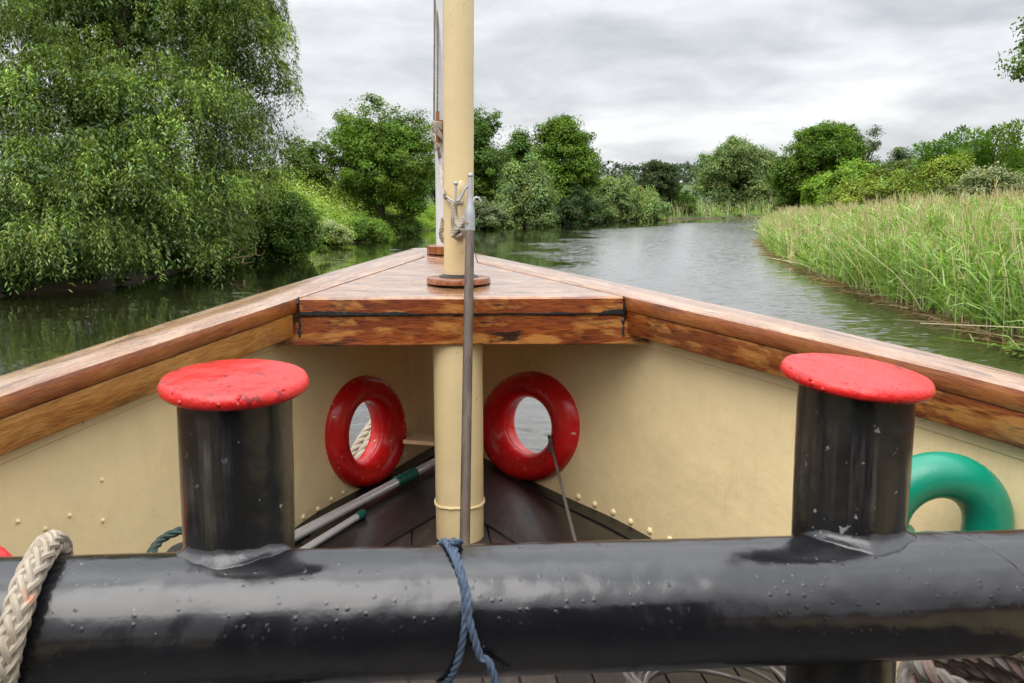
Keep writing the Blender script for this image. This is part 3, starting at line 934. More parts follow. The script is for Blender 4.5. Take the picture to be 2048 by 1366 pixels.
def sapling(label, px, y, base_row, shoots):
    """a young ash: upswept shoots, each feathered with leaves (shoots: tip px, tip row)"""
    c0 = at(px, HOR, y)
    z0 = gz(c0.x, y)
    root = empty('ash_sapling', (c0.x, y, z0))
    tag(root, label, 'tree')
    fork = at(px, base_row, y)
    st = MB()
    st.tube([Vector((c0.x, y, z0 - 0.1)), Vector((c0.x, y, z0)).lerp(fork, 0.6), fork], [0.09, 0.07, 0.055], 7)
    Ps, Ds = [], []
    for k, (tx, ty) in enumerate(shoots):
        tip = at(tx, ty, y + random.uniform(-0.9, 0.9))
        mid = fork.lerp(tip, 0.5) + Vector(((tip.x - fork.x) * 0.22, 0, -0.10 * (tip - fork).length * random.uniform(0.2, 1)))
        path = spline([fork, mid, tip], 40)
        st.tube(path, [0.04 - 0.0009 * q for q in range(40)], 5)
        arr = np.array([list(p) for p in path])
        t = np.clip(0.12 + 0.90 * RNG.random(520) ** 0.8, 0, 1)
        i = np.clip((t * 39).astype(int), 0, 38)
        dr = unit(arr[i + 1] - arr[i])
        out = unit(np.cross(dr, rdir(520)))
        reach = (0.10 + 0.42 * np.sin(np.pi * np.clip(t * 0.9, 0, 1)) ** 0.7)[:, None] * RNG.random((520, 1)) ** 0.6
        Ps.append(arr[i] + out * reach + dr * reach * 0.6)
        Ds.append(out + dr * 1.0 + np.array([0, 0, -0.15]))
    P, D = np.vstack(Ps), np.vstack(Ds)
    n = len(P)
    nrm = unit(np.array([0, 0, 0.8]) + rdir(n) * 0.7)
    l = 0.15 * (0.6 + 0.8 * RNG.random(n))
    V, F = leaf_quads(P, D, nrm, l, l * 0.42)
    C = leaf_cols(n, (0.125, 0.215, 0.028), np.repeat(np.arange(len(shoots)), 520), len(shoots), 0.12, 0.22)
    np_object('crown', V, F, M['leaf'], root, np.repeat(C, 4, 0))
    st.build('stem', M['bark'], root)


sapling('ragged sapling with upswept leafy shoots above the yellowish bush', 1885, 38, 345, [(1842, 292), (1860, 300), (1880, 285), (1902, 272), (1925, 260), (1930, 290), (1850, 325), (1915, 305)])
sapling('taller leaning sapling shoot near the right edge of the skyline', 1985, 36, 345, [(1948, 264), (1962, 285), (1975, 268), (2000, 258), (2022, 250), (2040, 247), (2035, 285), (1955, 310), (2045, 310)])


def hill_wood():
    """the far wooded hill: one mass of crowns"""
    xs = RNG.uniform(-160, 420, 520)
    ys = RNG.uniform(300, 560, 520)
    order = np.argsort(-ys)
    xs, ys = xs[order], ys[order]
    lob = []
    for x, y in zip(xs, ys):
        z = gz(x, y)
        r = RNG.uniform(4, 7)
        lob.append((x, y, z + r * 0.8, r, r, r * 0.95))
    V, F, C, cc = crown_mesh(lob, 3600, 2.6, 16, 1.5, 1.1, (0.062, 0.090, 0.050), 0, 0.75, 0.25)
    o = np_object('woodland', V, F, M['leaf'], None, C)
    tag(o, 'distant wooded hillside beyond the bend of the river', 'woodland', kind='stuff')


hill_wood()


# --- undergrowth, reeds, floating weed
def bank_points(poly, s0, s1, d0, d1, n, side):
    """n random points along a bank polyline between world y s0..s1 and d0..d1 metres inland"""
    P = np.array(poly)
    out = []
    seg = np.linalg.norm(np.diff(P, axis=0), axis=1)
    cum = np.concatenate([[0], np.cumsum(seg)])
    y_at = P[:, 1]
    lo = np.interp(s0, y_at, cum); hi = np.interp(s1, y_at, cum)
    s = RNG.uniform(lo, hi, n)
    i = np.clip(np.searchsorted(cum, s) - 1, 0, len(seg) - 1)
    t = ((s - cum[i]) / seg[i])[:, None]
    p = P[i] * (1 - t) + P[i + 1] * t
    dr = (P[i + 1] - P[i]) / seg[i][:, None]
    nrm = np.stack([-dr[:, 1], dr[:, 0]], 1) * side
    d = RNG.uniform(d0, d1, n)
    q = p + nrm * d[:, None]
    return q, d


def undergrowth():
    Vs, Fs, Cs = [], [], []
    off = 0
    # (y range, inland range, clumps, mound height, colour)
    # the yellow-green slope of nettles and cow parsley between the willow and the oak
    for (a, b, d0, d1, n, h, col, lf, tipc) in [
        (33, 90, 0.0, 2.2, 1500, 1.15, (0.19, 0.29, 0.038), 0.13, None),
        (34, 68, 0.6, 9.0, 2600, 1.5, (0.26, 0.36, 0.055), 0.13, (0.70, 0.72, 0.50)),
        (35, 110, 7.0, 30.0, 900, 1.3, (0.20, 0.29, 0.045), 0.2, (0.5, 0.5, 0.3)),
        (62, 100, 0.6, 8.0, 1300, 1.0, (0.17, 0.27, 0.034), 0.18, None),
        (14, 36, 0.0, 4.0, 500, 1.0, (0.055, 0.11, 0.018), 0.12, None),
        (80, 150, 0.1, 6.0, 700, 1.6, (0.16, 0.25, 0.042), 0.28, (0.5, 0.52, 0.32))]:
        q, d = bank_points(LEFT_BANK, a, b, d0, d1, n, 1)
        z = ground_h(q[:, 0], q[:, 1])
        hh = h * (0.25 + 1.25 * RNG.random(n) ** 2.0) * np.clip(0.45 + d / 5.0, 0, 1.15) * (1 + 0.35 * np.sin(q[:, 0] * 1.1 + q[:, 1] * 0.5) * np.sin(q[:, 1] * 0.9))
        per = 64
        cid = np.repeat(np.arange(n), per)
        m = n * per
        o = rdir(m) * (RNG.random((m, 1)) ** 0.4)
        o[:, 2] = np.abs(o[:, 2])
        sc = np.stack([0.55 * hh[cid] + 0.2, 0.55 * hh[cid] + 0.2, hh[cid]], 1)
        pos = np.stack([q[cid, 0], q[cid, 1], z[cid]], 1) + o * sc
        nrm = unit(o * 0.6 + np.array([0, 0, 0.8]) + rdir(m) * 0.7)
        dd = np.cross(nrm, rdir(m)) + np.array([0, 0, 0.3])
        l = lf * (0.6 + 0.8 * RNG.random(m))
        V, F = leaf_quads(pos, dd, nrm, l, l * 0.5)
        tw = None
        if tipc is not None:
            fl = (RNG.random(n) < 0.5)[cid]
            tw = (np.clip(o[:, 2:3] * 1.5 - 0.75, 0, 1) * (RNG.random((m, 1)) < 0.6) * fl[:, None]) * 0.9
        C = leaf_cols(m, col, cid, n, 0.36, 0.2, tipc, tw)
        Vs.append(V); Fs.append(F + off); Cs.append(np.repeat(C, 4, 0)); off += len(V)
    o = np_object('bank_undergrowth', np.vstack(Vs), np.vstack(Fs), M['leaf'], None, np.vstack(Cs))
    tag(o, 'yellow green nettles and cow parsley covering the left river bank', 'undergrowth', kind='stuff')
    # right bank scrub floor behind the reeds
    q, d = bank_points(RIGHT_BANK, 6, 110, 5.0, 26.0, 1300, -1)
    n = len(q); per = 40
    z = ground_h(q[:, 0], q[:, 1])
    hh = 1.1 + 0.8 * RNG.random(n)
    cid = np.repeat(np.arange(n), per); m = n * per
    o = rdir(m) * (RNG.random((m, 1)) ** 0.4); o[:, 2] = np.abs(o[:, 2])
    pos = np.stack([q[cid, 0], q[cid, 1], z[cid]], 1) + o * np.stack([0.7 * hh[cid], 0.7 * hh[cid], hh[cid]], 1)
    nrm = unit(o * 0.6 + np.array([0, 0, 0.8]) + rdir(m) * 0.7)
    V, F = leaf_quads(pos, np.cross(nrm, rdir(m)), nrm, 0.16 + 0.12 * RNG.random(m), 0.1)
    C = leaf_cols(m, (0.075, 0.125, 0.024), cid, n, 0.2, 0.2)
    o = np_object('scrub', V, F, M['leaf'], None, np.repeat(C, 4, 0))
    tag(o, 'green scrub filling the right bank behind the reeds', 'undergrowth', kind='stuff')


undergrowth()


def ribbons(base, tip, bend, w0, w1, seg=3):
    """tapering ribbon blades from base to tip, bent by a sag vector"""
    n = len(base)
    t = np.linspace(0, 1, seg + 1)
    ctr = base[:, None, :] * (1 - t)[None, :, None] + tip[:, None, :] * t[None, :, None] + bend[:, None, :] * (4 * t * (1 - t))[None, :, None]
    ax = unit(tip - base)
    side = unit(np.cross(ax, rdir(n)))
    w = (w0[:, None] * (1 - t)[None, :] + w1[:, None] * t[None, :])[:, :, None] * 0.5
    A = ctr - side[:, None, :] * w
    B = ctr + side[:, None, :] * w
    V = np.stack([A, B], 2).reshape(n, -1, 3)
    k = (seg + 1) * 2
    F = []
    for s in range(seg):
        F.append(np.stack([np.arange(n) * k + 2 * s, np.arange(n) * k + 2 * s + 1, np.arange(n) * k + 2 * s + 3, np.arange(n) * k + 2 * s + 2], 1))
    return V.reshape(-1, 3), np.vstack(F), k


def reed_bed(name, label, poly, side, y0, y1, d0, d1, n, h, tan=0.3, wmul=1.0, leaves=6, zcap=True):
    q, d = bank_points(poly, y0, y1, d0, d1, n, side)
    dens = 0.5 + 0.5 * np.sin(q[:, 0] * 2.3 + 1.7 * np.sin(q[:, 1] * 1.1)) * np.sin(q[:, 1] * 2.0 + 0.5 * q[:, 0])
    kp = RNG.random(n) < 0.35 + 0.9 * dens
    q, d = q[kp], d[kp]
    z = np.where(d < 0.5, -0.05, ground_h(q[:, 0], q[:, 1]) - 0.05)
    z = np.maximum(z, -0.06)
    n = len(q)
    hh = h * (0.75 + 0.35 * RNG.random(n)) * np.clip(0.72 + (d - d0) / (d1 - d0) * 0.6, 0, 1.06)
    hh = hh * (0.90 + 0.16 * np.sin(q[:, 0] * 1.9 + q[:, 1] * 0.7) * np.sin(q[:, 1] * 1.3 + 0.6) + 0.08 * np.sin(q[:, 0] * 4.1 - q[:, 1] * 2.7))
    hh = np.minimum(hh, np.interp(q[:, 1], [14, 24, 45], [2.42, 2.15, 1.95]) - z - 0.45 * RNG.random(n)) if zcap else hh
    dead = RNG.random(n) < tan
    hh = np.where(dead, hh * 1.12, hh)
    base = np.stack([q[:, 0], q[:, 1], z], 1)
    lean = RNG.normal(size=(n, 2)) * 0.10 + np.array([-0.05, 0.0])
    lean += np.where(RNG.random((n, 1)) < 0.13, RNG.normal(size=(n, 2)) * 0.5, 0)
    tip = base + np.stack([lean[:, 0] * hh, lean[:, 1] * hh, hh * (1 - 0.3 * (lean ** 2).sum(1))], 1)
    bend = np.stack([-lean[:, 0] * hh * 0.15, -lean[:, 1] * hh * 0.15, np.zeros(n)], 1)
    w = np.full(n, 0.016 * wmul)
    Vs, Fs, Cs, off = [], [], [], 0
    V, F, k = ribbons(base, tip, bend, w, w * 0.6, 3)
    g_ = np.array([0.20, 0.345, 0.055]); t_ = np.array([0.72, 0.62, 0.42])
    col = np.where(dead[:, None], t_, g_) * np.clip(1 + 0.2 * RNG.normal(size=(n, 1)), 0.5, 1.6)
    Vs.append(V); Fs.append(F); Cs.append(np.repeat(col, k, 0)); off += len(V)
    # plumes on last year's stems
    dd = np.where(dead & (RNG.random(n) < 0.7))[0]
    if len(dd):
        dn = np.repeat(dd, 3); m = len(dn)
        b2 = tip[dn] - np.array([0, 0, 0.02])
        dirv = unit(tip[dn] - base[dn]) * 0.22 + RNG.normal(size=(m, 3)) * 0.05 + np.array([-0.03, 0, 0])
        V, F, k = ribbons(b2, b2 + dirv, RNG.normal(size=(m, 3)) * 0.01, np.full(m, 0.018 * wmul), np.full(m, 0.006), 2)
        Vs.append(V); Fs.append(F + off); off += len(V)
        Cs.append(np.repeat(np.array([0.50, 0.42, 0.28])[None, :] * np.clip(1 + 0.2 * RNG.normal(size=(m, 1)), 0.5, 1.5), k, 0))
    # blades up the green stems
    live = np.where(~dead)[0]
    ln = np.repeat(live, leaves); m = len(ln)
    t = 0.18 + 0.8 * np.tile(np.arange(leaves) / max(1, leaves - 1), len(live)) * (0.9 + 0.15 * RNG.random(m))
    t = np.clip(t, 0, 1)[:, None]
    b2 = base[ln] * (1 - t) + tip[ln] * t + bend[ln] * 4 * t * (1 - t)
    ang = RNG.random(m) * 2 * np.pi
    l = (0.34 + 0.32 * RNG.random(m)) * (h / 2.2)
    up = 0.75 * RNG.random(m) + 0.05
    tip2 = b2 + np.stack([np.cos(ang) * l * 0.8 - 0.06, np.sin(ang) * l * 0.8, l * up], 1)
    sag = np.stack([np.zeros(m), np.zeros(m), l * 0.16], 1)
    V, F, k = ribbons(b2, tip2, sag, np.full(m, 0.031 * wmul), np.full(m, 0.004), 2)
    shade = np.clip(1 + 0.25 * RNG.normal(size=(m, 1)), 0.45, 1.7)
    yel = RNG.random((m, 1))
    col = (g_ * (1 - yel * 0.5) + np.array([0.43, 0.57, 0.24]) * yel * 0.5) * shade
    Vs.append(V); Fs.append(F + off); Cs.append(np.repeat(col, k, 0))
    off += len(V)
    q2, _ = bank_points(poly, y0, y1, d0 - 0.15, d0 + 0.45, n // 7, side)
    m = len(q2)
    b2 = np.stack([q2[:, 0], q2[:, 1], 0.02 + 0.10 * RNG.random(m)], 1)
    V, F, k = ribbons(b2, b2 + np.stack([RNG.normal(size=m) * 0.3, RNG.normal(size=m) * 0.3, RNG.normal(size=m) * 0.06], 1), np.zeros((m, 3)), np.full(m, 0.02 * wmul), np.full(m, 0.01), 2)
    Vs.append(V); Fs.append(F + off)
    Cs.append(np.repeat(np.array([0.26, 0.19, 0.10])[None, :] * np.clip(1 + 0.35 * RNG.normal(size=(m, 1)), 0.3, 1.7), k, 0))
    o = np_object(name, np.vstack(Vs), np.vstack(Fs), M['reed_leaf'], None, np.vstack(Cs))
    tag(o, label, 'reeds', kind='stuff')
    return o


reed_bed('reed_bed', 'tall green reeds with tan dry stems along the right bank', RIGHT_BANK, -1, 8.5, 24, -0.3, 5.0, 10500, 2.15, 0.42, 1.15, 7)
reed_bed('reed_bed', 'reeds thinning out along the right bank toward the bend', RIGHT_BANK, -1, 24, 60, -0.3, 5.0, 8500, 1.75, 0.46, 1.7, 5)
reed_bed('far_reeds', 'tan reeds edging the far bank below the dark bush', LEFT_BANK, 1, 112, 152, -0.2, 5.0, 6000, 2.4, 0.5, 3.0, 3, False)
# dry stems standing behind the green reeds
reed_bed('dry_reeds', 'tall tan dead reed stems behind the green reeds', RIGHT_BANK, -1, 11, 30, 3.5, 8.5, 3400, 2.4, 0.85, 1.3, 3)


def floating_weed():
    Vs, Cs = [], []
    for poly, side, a, b, n, w, in [(LEFT_BANK, -1, 26, 90, 2600, 0.9), (RIGHT_BANK, 1, 10.2, 12.2, 260, 0.9)]:
        q, d = bank_points(poly, a, b, 0.0, w, n, side)
        keep = (np.sin(q[:, 1] * 0.9) + np.sin(q[:, 1] * 0.37 + 1) + RNG.normal(size=n) * 0.4 > 0.1) if side < 0 else np.ones(n, bool)
        q = q[keep]; n2 = len(q)
        c = np.stack([q[:, 0], q[:, 1], 0.015 + 0.05 * RNG.random(n2) * (1 if side < 0 else 2.5)], 1)
        nrm = unit(np.array([0, 0, 1.0]) + rdir(n2) * 0.3)
        l = 0.09 + 0.10 * RNG.random(n2)
        V, _ = leaf_quads(c, np.cross(nrm, rdir(n2)), nrm, l, l * 0.75)
        Vs.append(V)
        Cs.append(np.repeat(np.array([0.13, 0.20, 0.045])[None, :] * np.clip(1 + 0.25 * RNG.normal(size=(n2, 1)), 0.5, 1.6), 4, 0))
    V = np.vstack(Vs)
    o = np_object('floating_weed', V, np.arange(len(V)).reshape(-1, 4), M['leaf'], None, np.vstack(Cs))
    tag(o, 'pale green floating weed along the water edge', 'water weed', kind='stuff')


floating_weed()


def dead_branch():
    mb = MB()
    P = lambda x, y, Y: at(x + 8, y + 11, Y - 3.2)
    def br(pts, r):
        pp = spline(pts, 14)
        mb.tube(pp, [r * (1 - 0.7 * k / 13) for k in range(14)], 6)
    br([P(425, 521, 31), P(450, 508, 30.6), P(468, 494, 30.4), P(470, 482, 30.3)], 0.055)
    br([P(450, 508, 30.6), P(480, 503, 30), P(502, 498, 29.8), P(503, 478, 29.9)], 0.045)
    br([P(468, 494, 30.4), P(488, 480, 30.2), P(505, 476, 30)], 0.03)
    br([P(480, 503, 30), P(478, 516, 29.8), P(500, 512, 29.5)], 0.03)
    br([P(502, 498, 29.8), P(515, 500, 29.6), P(522, 492, 29.6)], 0.022)
    m, g = new_mat('bare_dead_wood')
    ob = g.n('ShaderNodeTexCoord').outputs['Object']
    finish(g, g.n('ShaderNodeBsdfPrincipled', {'Base Color': g.ramp(g.noise(ob, 6, 4), [(0.3, (0.30, 0.22, 0.11)), (0.7, (0.50, 0.38, 0.21))]), 'Roughness': 0.85}))
    o = mb.build('dead_branch', m)
    tag(o, 'bare tan dead branch sticking out of the water by the left bank', 'branch')


dead_branch()


def driftwood():
    mb = MB()
    a = at_z(1560, 444, 0.2)
    mb.tube(spline([a + Vector((1.2, 0.5, 0.4)), a + Vector((0, 0, 0.35)), a + Vector((-1.0, -0.6, 0.9)), a + Vector((-1.5, -0.8, 1.0))], 12), [0.22 - 0.012 * k for k in range(12)], 7)
    mb.tube(spline([a + Vector((0, 0, 0.35)), a + Vector((-0.5, 0, 1.2)), a + Vector((-0.3, 0, 1.7))], 8), [0.12 - 0.01 * k for k in range(8)], 6)
    o = mb.build('fallen_log', bpy.data.materials['bare_dead_wood'])
    tag(o, 'pale fallen log poking out of the tip of the right bank', 'log')


driftwood()

# ------------------------------------------------------------------ the boat
FLOOR_Z = CAM.z - 1.46
boat = empty('boat', (0.1, 1.0, FLOOR_Z))
tag(boat, 'bow of an old cream and black tug boat with varnished wooden rails', 'boat')

# rail edges, top outer and top inner, from the nose back past the camera
OL = [at_rail(822, 496), at_rail(520, 584), at_rail(0, 749)]
IL = [at_rail(848, 512), at_rail(596, 594), at_rail(0, 790)]
OR = [at_rail(950, 505), at_rail(1340, 586.5), at_rail(2048, 747)]
IR = [at_rail(956, 524), at_rail(1249, 591), at_rail(2048, 779)]


def extend(pts, outx):
    """carry the rail back toward and past the camera"""
    p = list(pts)
    for (x, y) in outx:
        p.append(Vector((x, y, rail_z(y))))
    return p


SL = 1.0
OLx = extend(OL, [(OL[2].x - 0.20, 1.35), (OL[2].x - 0.30, 0.4), (OL[2].x - 0.33, -2.2)])
ILx = extend(IL, [(OL[2].x - 0.03, 1.35), (OL[2].x - 0.13, 0.4), (OL[2].x - 0.16, -2.2)])
ORx = extend(OR, [(OR[2].x + 0.32, 1.35), (OR[2].x + 0.50, 0.4), (OR[2].x + 0.55, -2.2)])
IRx = extend(IR, [(OR[2].x + 0.15, 1.35), (OR[2].x + 0.33, 0.4), (OR[2].x + 0.38, -2.2)])


def pairs(O, I, n=60):
    """matched stations along outer and inner edge"""
    a, b = spline(O, n), spline(I, n)
    return a, b


def rail(O, I, name, label=None):
    a, b = pairs(O, I)
    rings = []
    th, bv = 0.062, 0.016
    for o, i in zip(a, b):
        w = (i - o); wl = w.length; u = w / wl
        dn = Vector((0, 0, -1))
        rings.append([o + dn * 0.010, o + u * 0.006 + dn * 0.003, o + u * 0.03, i - u * (bv + 0.004), i - u * bv * 0.35 + dn * bv * 0.35, i + dn * (bv + 0.004),
                      i + dn * (th - 0.006), i - u * 0.006 + dn * th, o + dn * th])
    mb = MB().loft(rings)
    # the top and the bevel are wet light wood, the inner face is red varnish
    n = 9
    mi = []
    q = 0
    for f in mb.f:
        if len(f) == 4:
            j = q % n
            mi.append(0 if j in (0, 1, 2, 3) else 1)
            q += 1
        else:
            mi.append(1)
    mb.mi = mi
    return mb.build(name, [M['rail_top'], M['rail_red']], boat)


rail(OLx, ILx, 'cap_rail')
rail(ORx, IRx, 'cap_rail')


def inner_plank(I, O, beam_y, name, mat, label):
    a, b = pairs(O, I, 80)
    rings = []
    for o, i in zip(a, b):
        if i.y > beam_y: continue
        u = (i - o).normalized()
        p = i - u * 0.010
        z0, z1 = -0.065, -0.160
        dn = lambda z: Vector((0, 0, z))
        rings.append([p + dn(z0), p + dn(z1 + 0.008), p - u * 0.008 + dn(z1), p - u * 0.06 + dn(z1), p - u * 0.06 + dn(z0)])
    o = MB().loft(rings).build(name, mat, boat)
    o['label'] = label
    return o


BL, BR = IL[1], IR[1]
inner_plank(ILx, OLx, BL.y + 0.0, 'rail_plank', M['plank'], 'golden varnished plank under the left rail')
inner_plank(IRx, ORx, BR.y + 0.0, 'rail_plank', M['beam'], 'dark red varnished plank under the right rail')

# triangular foredeck: planks, front board, beam below
dn = Vector((0, 0, -1))


def deck_poly(pts, th, inset, drop, name, mat):
    c = sum(pts, Vector()) / len(pts)
    top = []
    for p in pts:
        q = p + (c - p).normalized() * inset
        top.append(q + dn * drop)
    mb = MB()
    n = len(top)
    bot = [p + dn * th for p in top]
    ax = (pts[1] - pts[0]).normalized()
    uvs = [((p - pts[0]).dot(ax), (p - pts[0] - ax * (p - pts[0]).dot(ax)).length * 1.0) for p in top + bot]
    mb.add(top + bot, [tuple(range(n)), tuple(range(2 * n - 1, n - 1, -1))] + [(i, n + i, n + (i + 1) % n, (i + 1) % n) for i in range(n)], uvs)
    return mb.build(name, mat, boat, bevel=0.005)


# three deck planks with seams across
Lb, Rb = at_rail(599, 594.5), at_rail(1246, 591.5)
Lf, Rf = at_rail(850, 513), at_rail(955, 525)
cuts = [0.0, 0.36, 0.70, 1.0]
for k in range(3):
    t0, t1 = cuts[k], cuts[k + 1]
    e = 0.0022
    p = [Lb.lerp(Lf, t0 + e), Rb.lerp(Rf, t0 + e), Rb.lerp(Rf, t1 - e), Lb.lerp(Lf, t1 - e)]
    deck_poly(p, 0.05 if k else 0.072, 0.005, 0.0015, 'deck_plank', M['rail_top'] if k else [M['rail_top']])
nose = [at_rail(822, 496), at_rail(850, 513), at_rail(955, 525), at_rail(950, 505), at_rail(930, 498), at_rail(880, 494.5)]
deck_poly(nose[::-1], 0.06, 0.0, 0.0005, 'deck_nose', M['rail_top'])
# caulk below the seams
deck_poly([Lb + Vector((-0.03, 0.03, -0.012)), Rb + Vector((0.03, 0.03, -0.012)), Rf + Vector((0.03, 0.05, -0.012)), Lf + Vector((-0.03, 0.05, -0.012))], 0.03, 0.0, 0.0, 'deck_caulk', M['caulk'])
bx = (Rb - Lb); bxl = bx.length; bu = bx.normalized()
bn = Vector((bu.y, -bu.x, 0)).normalized()          # toward the camera
# front board under the deck edge
mb = MB()
c0, c1 = Lb + bu * 0.002, Rb - bu * 0.002


def strip(mb, a, b, z0, z1, d0, d1, ta=0.0, tb=0.0, n=14, wob=0.0):
    """board between a and b from z0 down to z1, face at d0 toward camera, depth to d1; ta/tb lengthen the lower edge"""
    rings = []
    for k in range(n + 1):
        t = k / n
        p = a.lerp(b, t)
        lo = p + bu * (ta * (2 * t - 1))
        w = wob * math.sin(9 * t + 1)
        bv = 0.006
        rings.append([p + bn * (d0 - bv) + dn * z0, p + bn * d0 + dn * (z0 + bv), lo + bn * d0 + dn * (z1 - bv + w), lo + bn * (d0 - bv) + dn * (z1 + w), lo + bn * d1 + dn * z1, p + bn * d1 + dn * z0])
    mb.loft(rings)


mb = MB(); strip(mb, c0, c1, 0.004, 0.074, 0.012, -0.02); mb.build('deck_edge_board', M['beam'], boat)
mb = MB(); strip(mb, c0 + bu * 0.004, c1 - bu * 0.004, 0.079, 0.205, 0.004, -0.10, ta=0.11); mb.build('deck_beam', M['beam'], boat)
# tarry caulk lines: between board and beam, and up both corners
mb = MB(); strip(mb, c0, c1, 0.0740, 0.0790, -0.002, -0.02)
for p in (c0, c1):
    s = 1 if p is c1 else -1
    pts = [p + bn * random.uniform(0.001, 0.007) + bu * (s * 0.006 + random.uniform(-.003, .003)) + dn * z for z in np.linspace(0.0, 0.166, 16)]
    mb.tube(pts, [random.uniform(0.0025, 0.0075) for z in range(16)], 7)
# black stain that has crept up the edge board from the seam
fr_t = np.linspace(0, 1, 90)
ev = 0.0003 + 0.013 * np.clip(np.interp(fr_t, [0, .06, .16, .24, .29, .36, .42, .48, .6, .68, .74, .80, .86, .92, .95, 1], [.9, 1.3, 1.0, .7, 1.1, .3, .1, .12, .15, .1, .45, .55, .2, .1, 1.2, 1.5]), 0, 2) + RNG.normal(size=90) * 0.0012
qa = [c0.lerp(c1, t) + bn * 0.0135 + dn * 0.074 for t in fr_t]
qb = [p + Vector((0, 0, e)) for p, e in zip(qa, ev)]
mb.loft([[a_, b_, b_ - bn * 0.004, a_ - bn * 0.004] for a_, b_ in zip(qa, qb)])
mb.build('tar_seam', M['caulk'], boat)

# bulwark plating, with holes for the fairleads
FRP = [at_z(912, 884, FLOOR_Z), at_z(965, 918, FLOOR_Z), at_z(1130, 997, FLOOR_Z), at_z(1300, 1080, FLOOR_Z)]
FLP = [at_z(900, 884, FLOOR_Z), at_z(865, 897, FLOOR_Z), at_z(735, 974, FLOOR_Z), at_z(600, 1053, FLOOR_Z)]


def cont(pts, xy):
    return list(pts) + [Vector((x, y, FLOOR_Z)) for x, y in xy]


FR = cont(FRP, [(OR[2].x - 0.16, OR[2].y - 0.10), (OR[2].x + 0.12, 1.35), (OR[2].x + 0.30, 0.4), (OR[2].x + 0.35, -2.2)])
FL = cont(FLP, [(OL[2].x + 0.16, OL[2].y + 0.1), (OL[2].x - 0.02, 1.35), (OL[2].x - 0.12, 0.4), (OL[2].x - 0.16, -2.2)])


def wall_top(O, I, side):
    nosep = (at_rail(890, 500) + Vector((0, 0.0, -0.06)))
    out = [nosep + Vector((0.02 * side, 0, 0))]
    for o, i in list(zip(O, I))[1:]:
        p = i.lerp(o, 0.55)
        p.z = p.z - 0.06
        out.append(p)
    # an extra station close to the nose keeps the bow full
    return out


TL = wall_top(OLx, ILx, -1)
TR = wall_top(ORx, IRx, 1)
NU, NV = 260, 56


def wall_grid(F, T):
    f = resample([list(p) for p in spline(F, 200)], 400); t = resample([list(p) for p in spline(T, 200)], 400)
    # match stations by distance from the camera so the plating runs true
    s = np.linspace(0, 1, NU) ** 1.15
    fa = [f[int(round(x * 399))] for x in s]; ta = [t[int(round(x * 399))] for x in s]
    return [[fa[i].lerp(ta[i], j / NV) for j in range(NV + 1)] for i in range(NU)]


WL, WR = wall_grid(FL, TL), wall_grid(FR, TR)


def wall_bvh(W):
    # carried 12 % below the deck so that pieces overlapping the foot still find the plating
    V = [p for r in W for p in [r[0].lerp(r[-1], -0.12)] + r]
    n = NV + 2
    Fc = [(i * n + j, (i + 1) * n + j, (i + 1) * n + j + 1, i * n + j + 1) for i in range(NU - 1) for j in range(NV + 1)]
    return BVHTree.FromPolygons([tuple(v) for v in V], Fc)


BVL, BVR = wall_bvh(WL), wall_bvh(WR)


def on_wall(bvh, px, py):
    hit = bvh.ray_cast(CAM, ray(px, py).normalized())
    if hit[0] is None:
        raise ValueError('wall missed at %s %s' % (px, py))
    n = hit[1]
    if n.dot(CAM - hit[0]) < 0: n = -n
    return hit[0], n


def ring_curves(bvh, outer, hole, n=56):
    """outer and hole ellipses (cx, cy, rx, ry, tilt) seen in the photograph, laid on the plating"""
    res = []
    for (cx, cy, rx, ry, tl) in (outer, hole):
        pts = []
        for k in range(n):
            a = 2 * math.pi * k / n
            ex, ey = rx * math.cos(a), ry * math.sin(a)
            pts.append(on_wall(bvh, cx + ex * math.cos(tl) - ey * math.sin(tl), cy + ex * math.sin(tl) + ey * math.cos(tl))[0])
        res.append(pts)
    return res


RING_L = ring_curves(BVL, (726, 863, 76, 113, 0.10), (731, 864, 39, 61, 0.10))
RING_R = ring_curves(BVR, (1064, 852, 96, 110, -0.10), (1055, 852, 51, 57, -0.10))


def fairlead(bvh, rc, cx, cy, name):
    outer, hole = rc
    n = len(outer)
    nn = on_wall(bvh, cx, cy)[1]
    rings = []
    # section from the plating, over the swell, into the throat and out through the hull
    sec = [(0.0, -0.006), (0.02, 0.020), (0.12, 0.045), (0.30, 0.064), (0.50, 0.066), (0.72, 0.052), (0.88, 0.030), (0.97, 0.006), (1.0, -0.018)]
    seam = [(1.0, -0.021), (0.975, -0.024), (0.975, -0.028), (0.985, -0.031)]
    sec2 = [(0.96, -0.06), (0.92, -0.085), (0.80, -0.11), (0.5, -0.12), (0.1, -0.10)]
    for k in range(n + 1):
        o, h = outer[k % n], hole[k % n]
        rings.append([o.lerp(h, t) + nn * d for t, d in sec + seam + sec2])
    mb = MB().loft(rings, closed=False, caps=False)
    ns = len(sec)
    return mb.build(name, M['red'], boat, sharp=60)


fairlead(BVL, RING_L, 640, 900, 'fairlead')
fairlead(BVR, RING_R, 1230, 880, 'fairlead')


def point_in(poly2, p):
    x, y = p
    ins = False
    n = len(poly2)
    for i in range(n):
        ax, ay = poly2[i]; bx_, by_ = poly2[(i + 1) % n]
        if (ay > y) != (by_ > y) and x < ax + (y - ay) * (bx_ - ax) / (by_ - ay): ins = not ins
    return ins


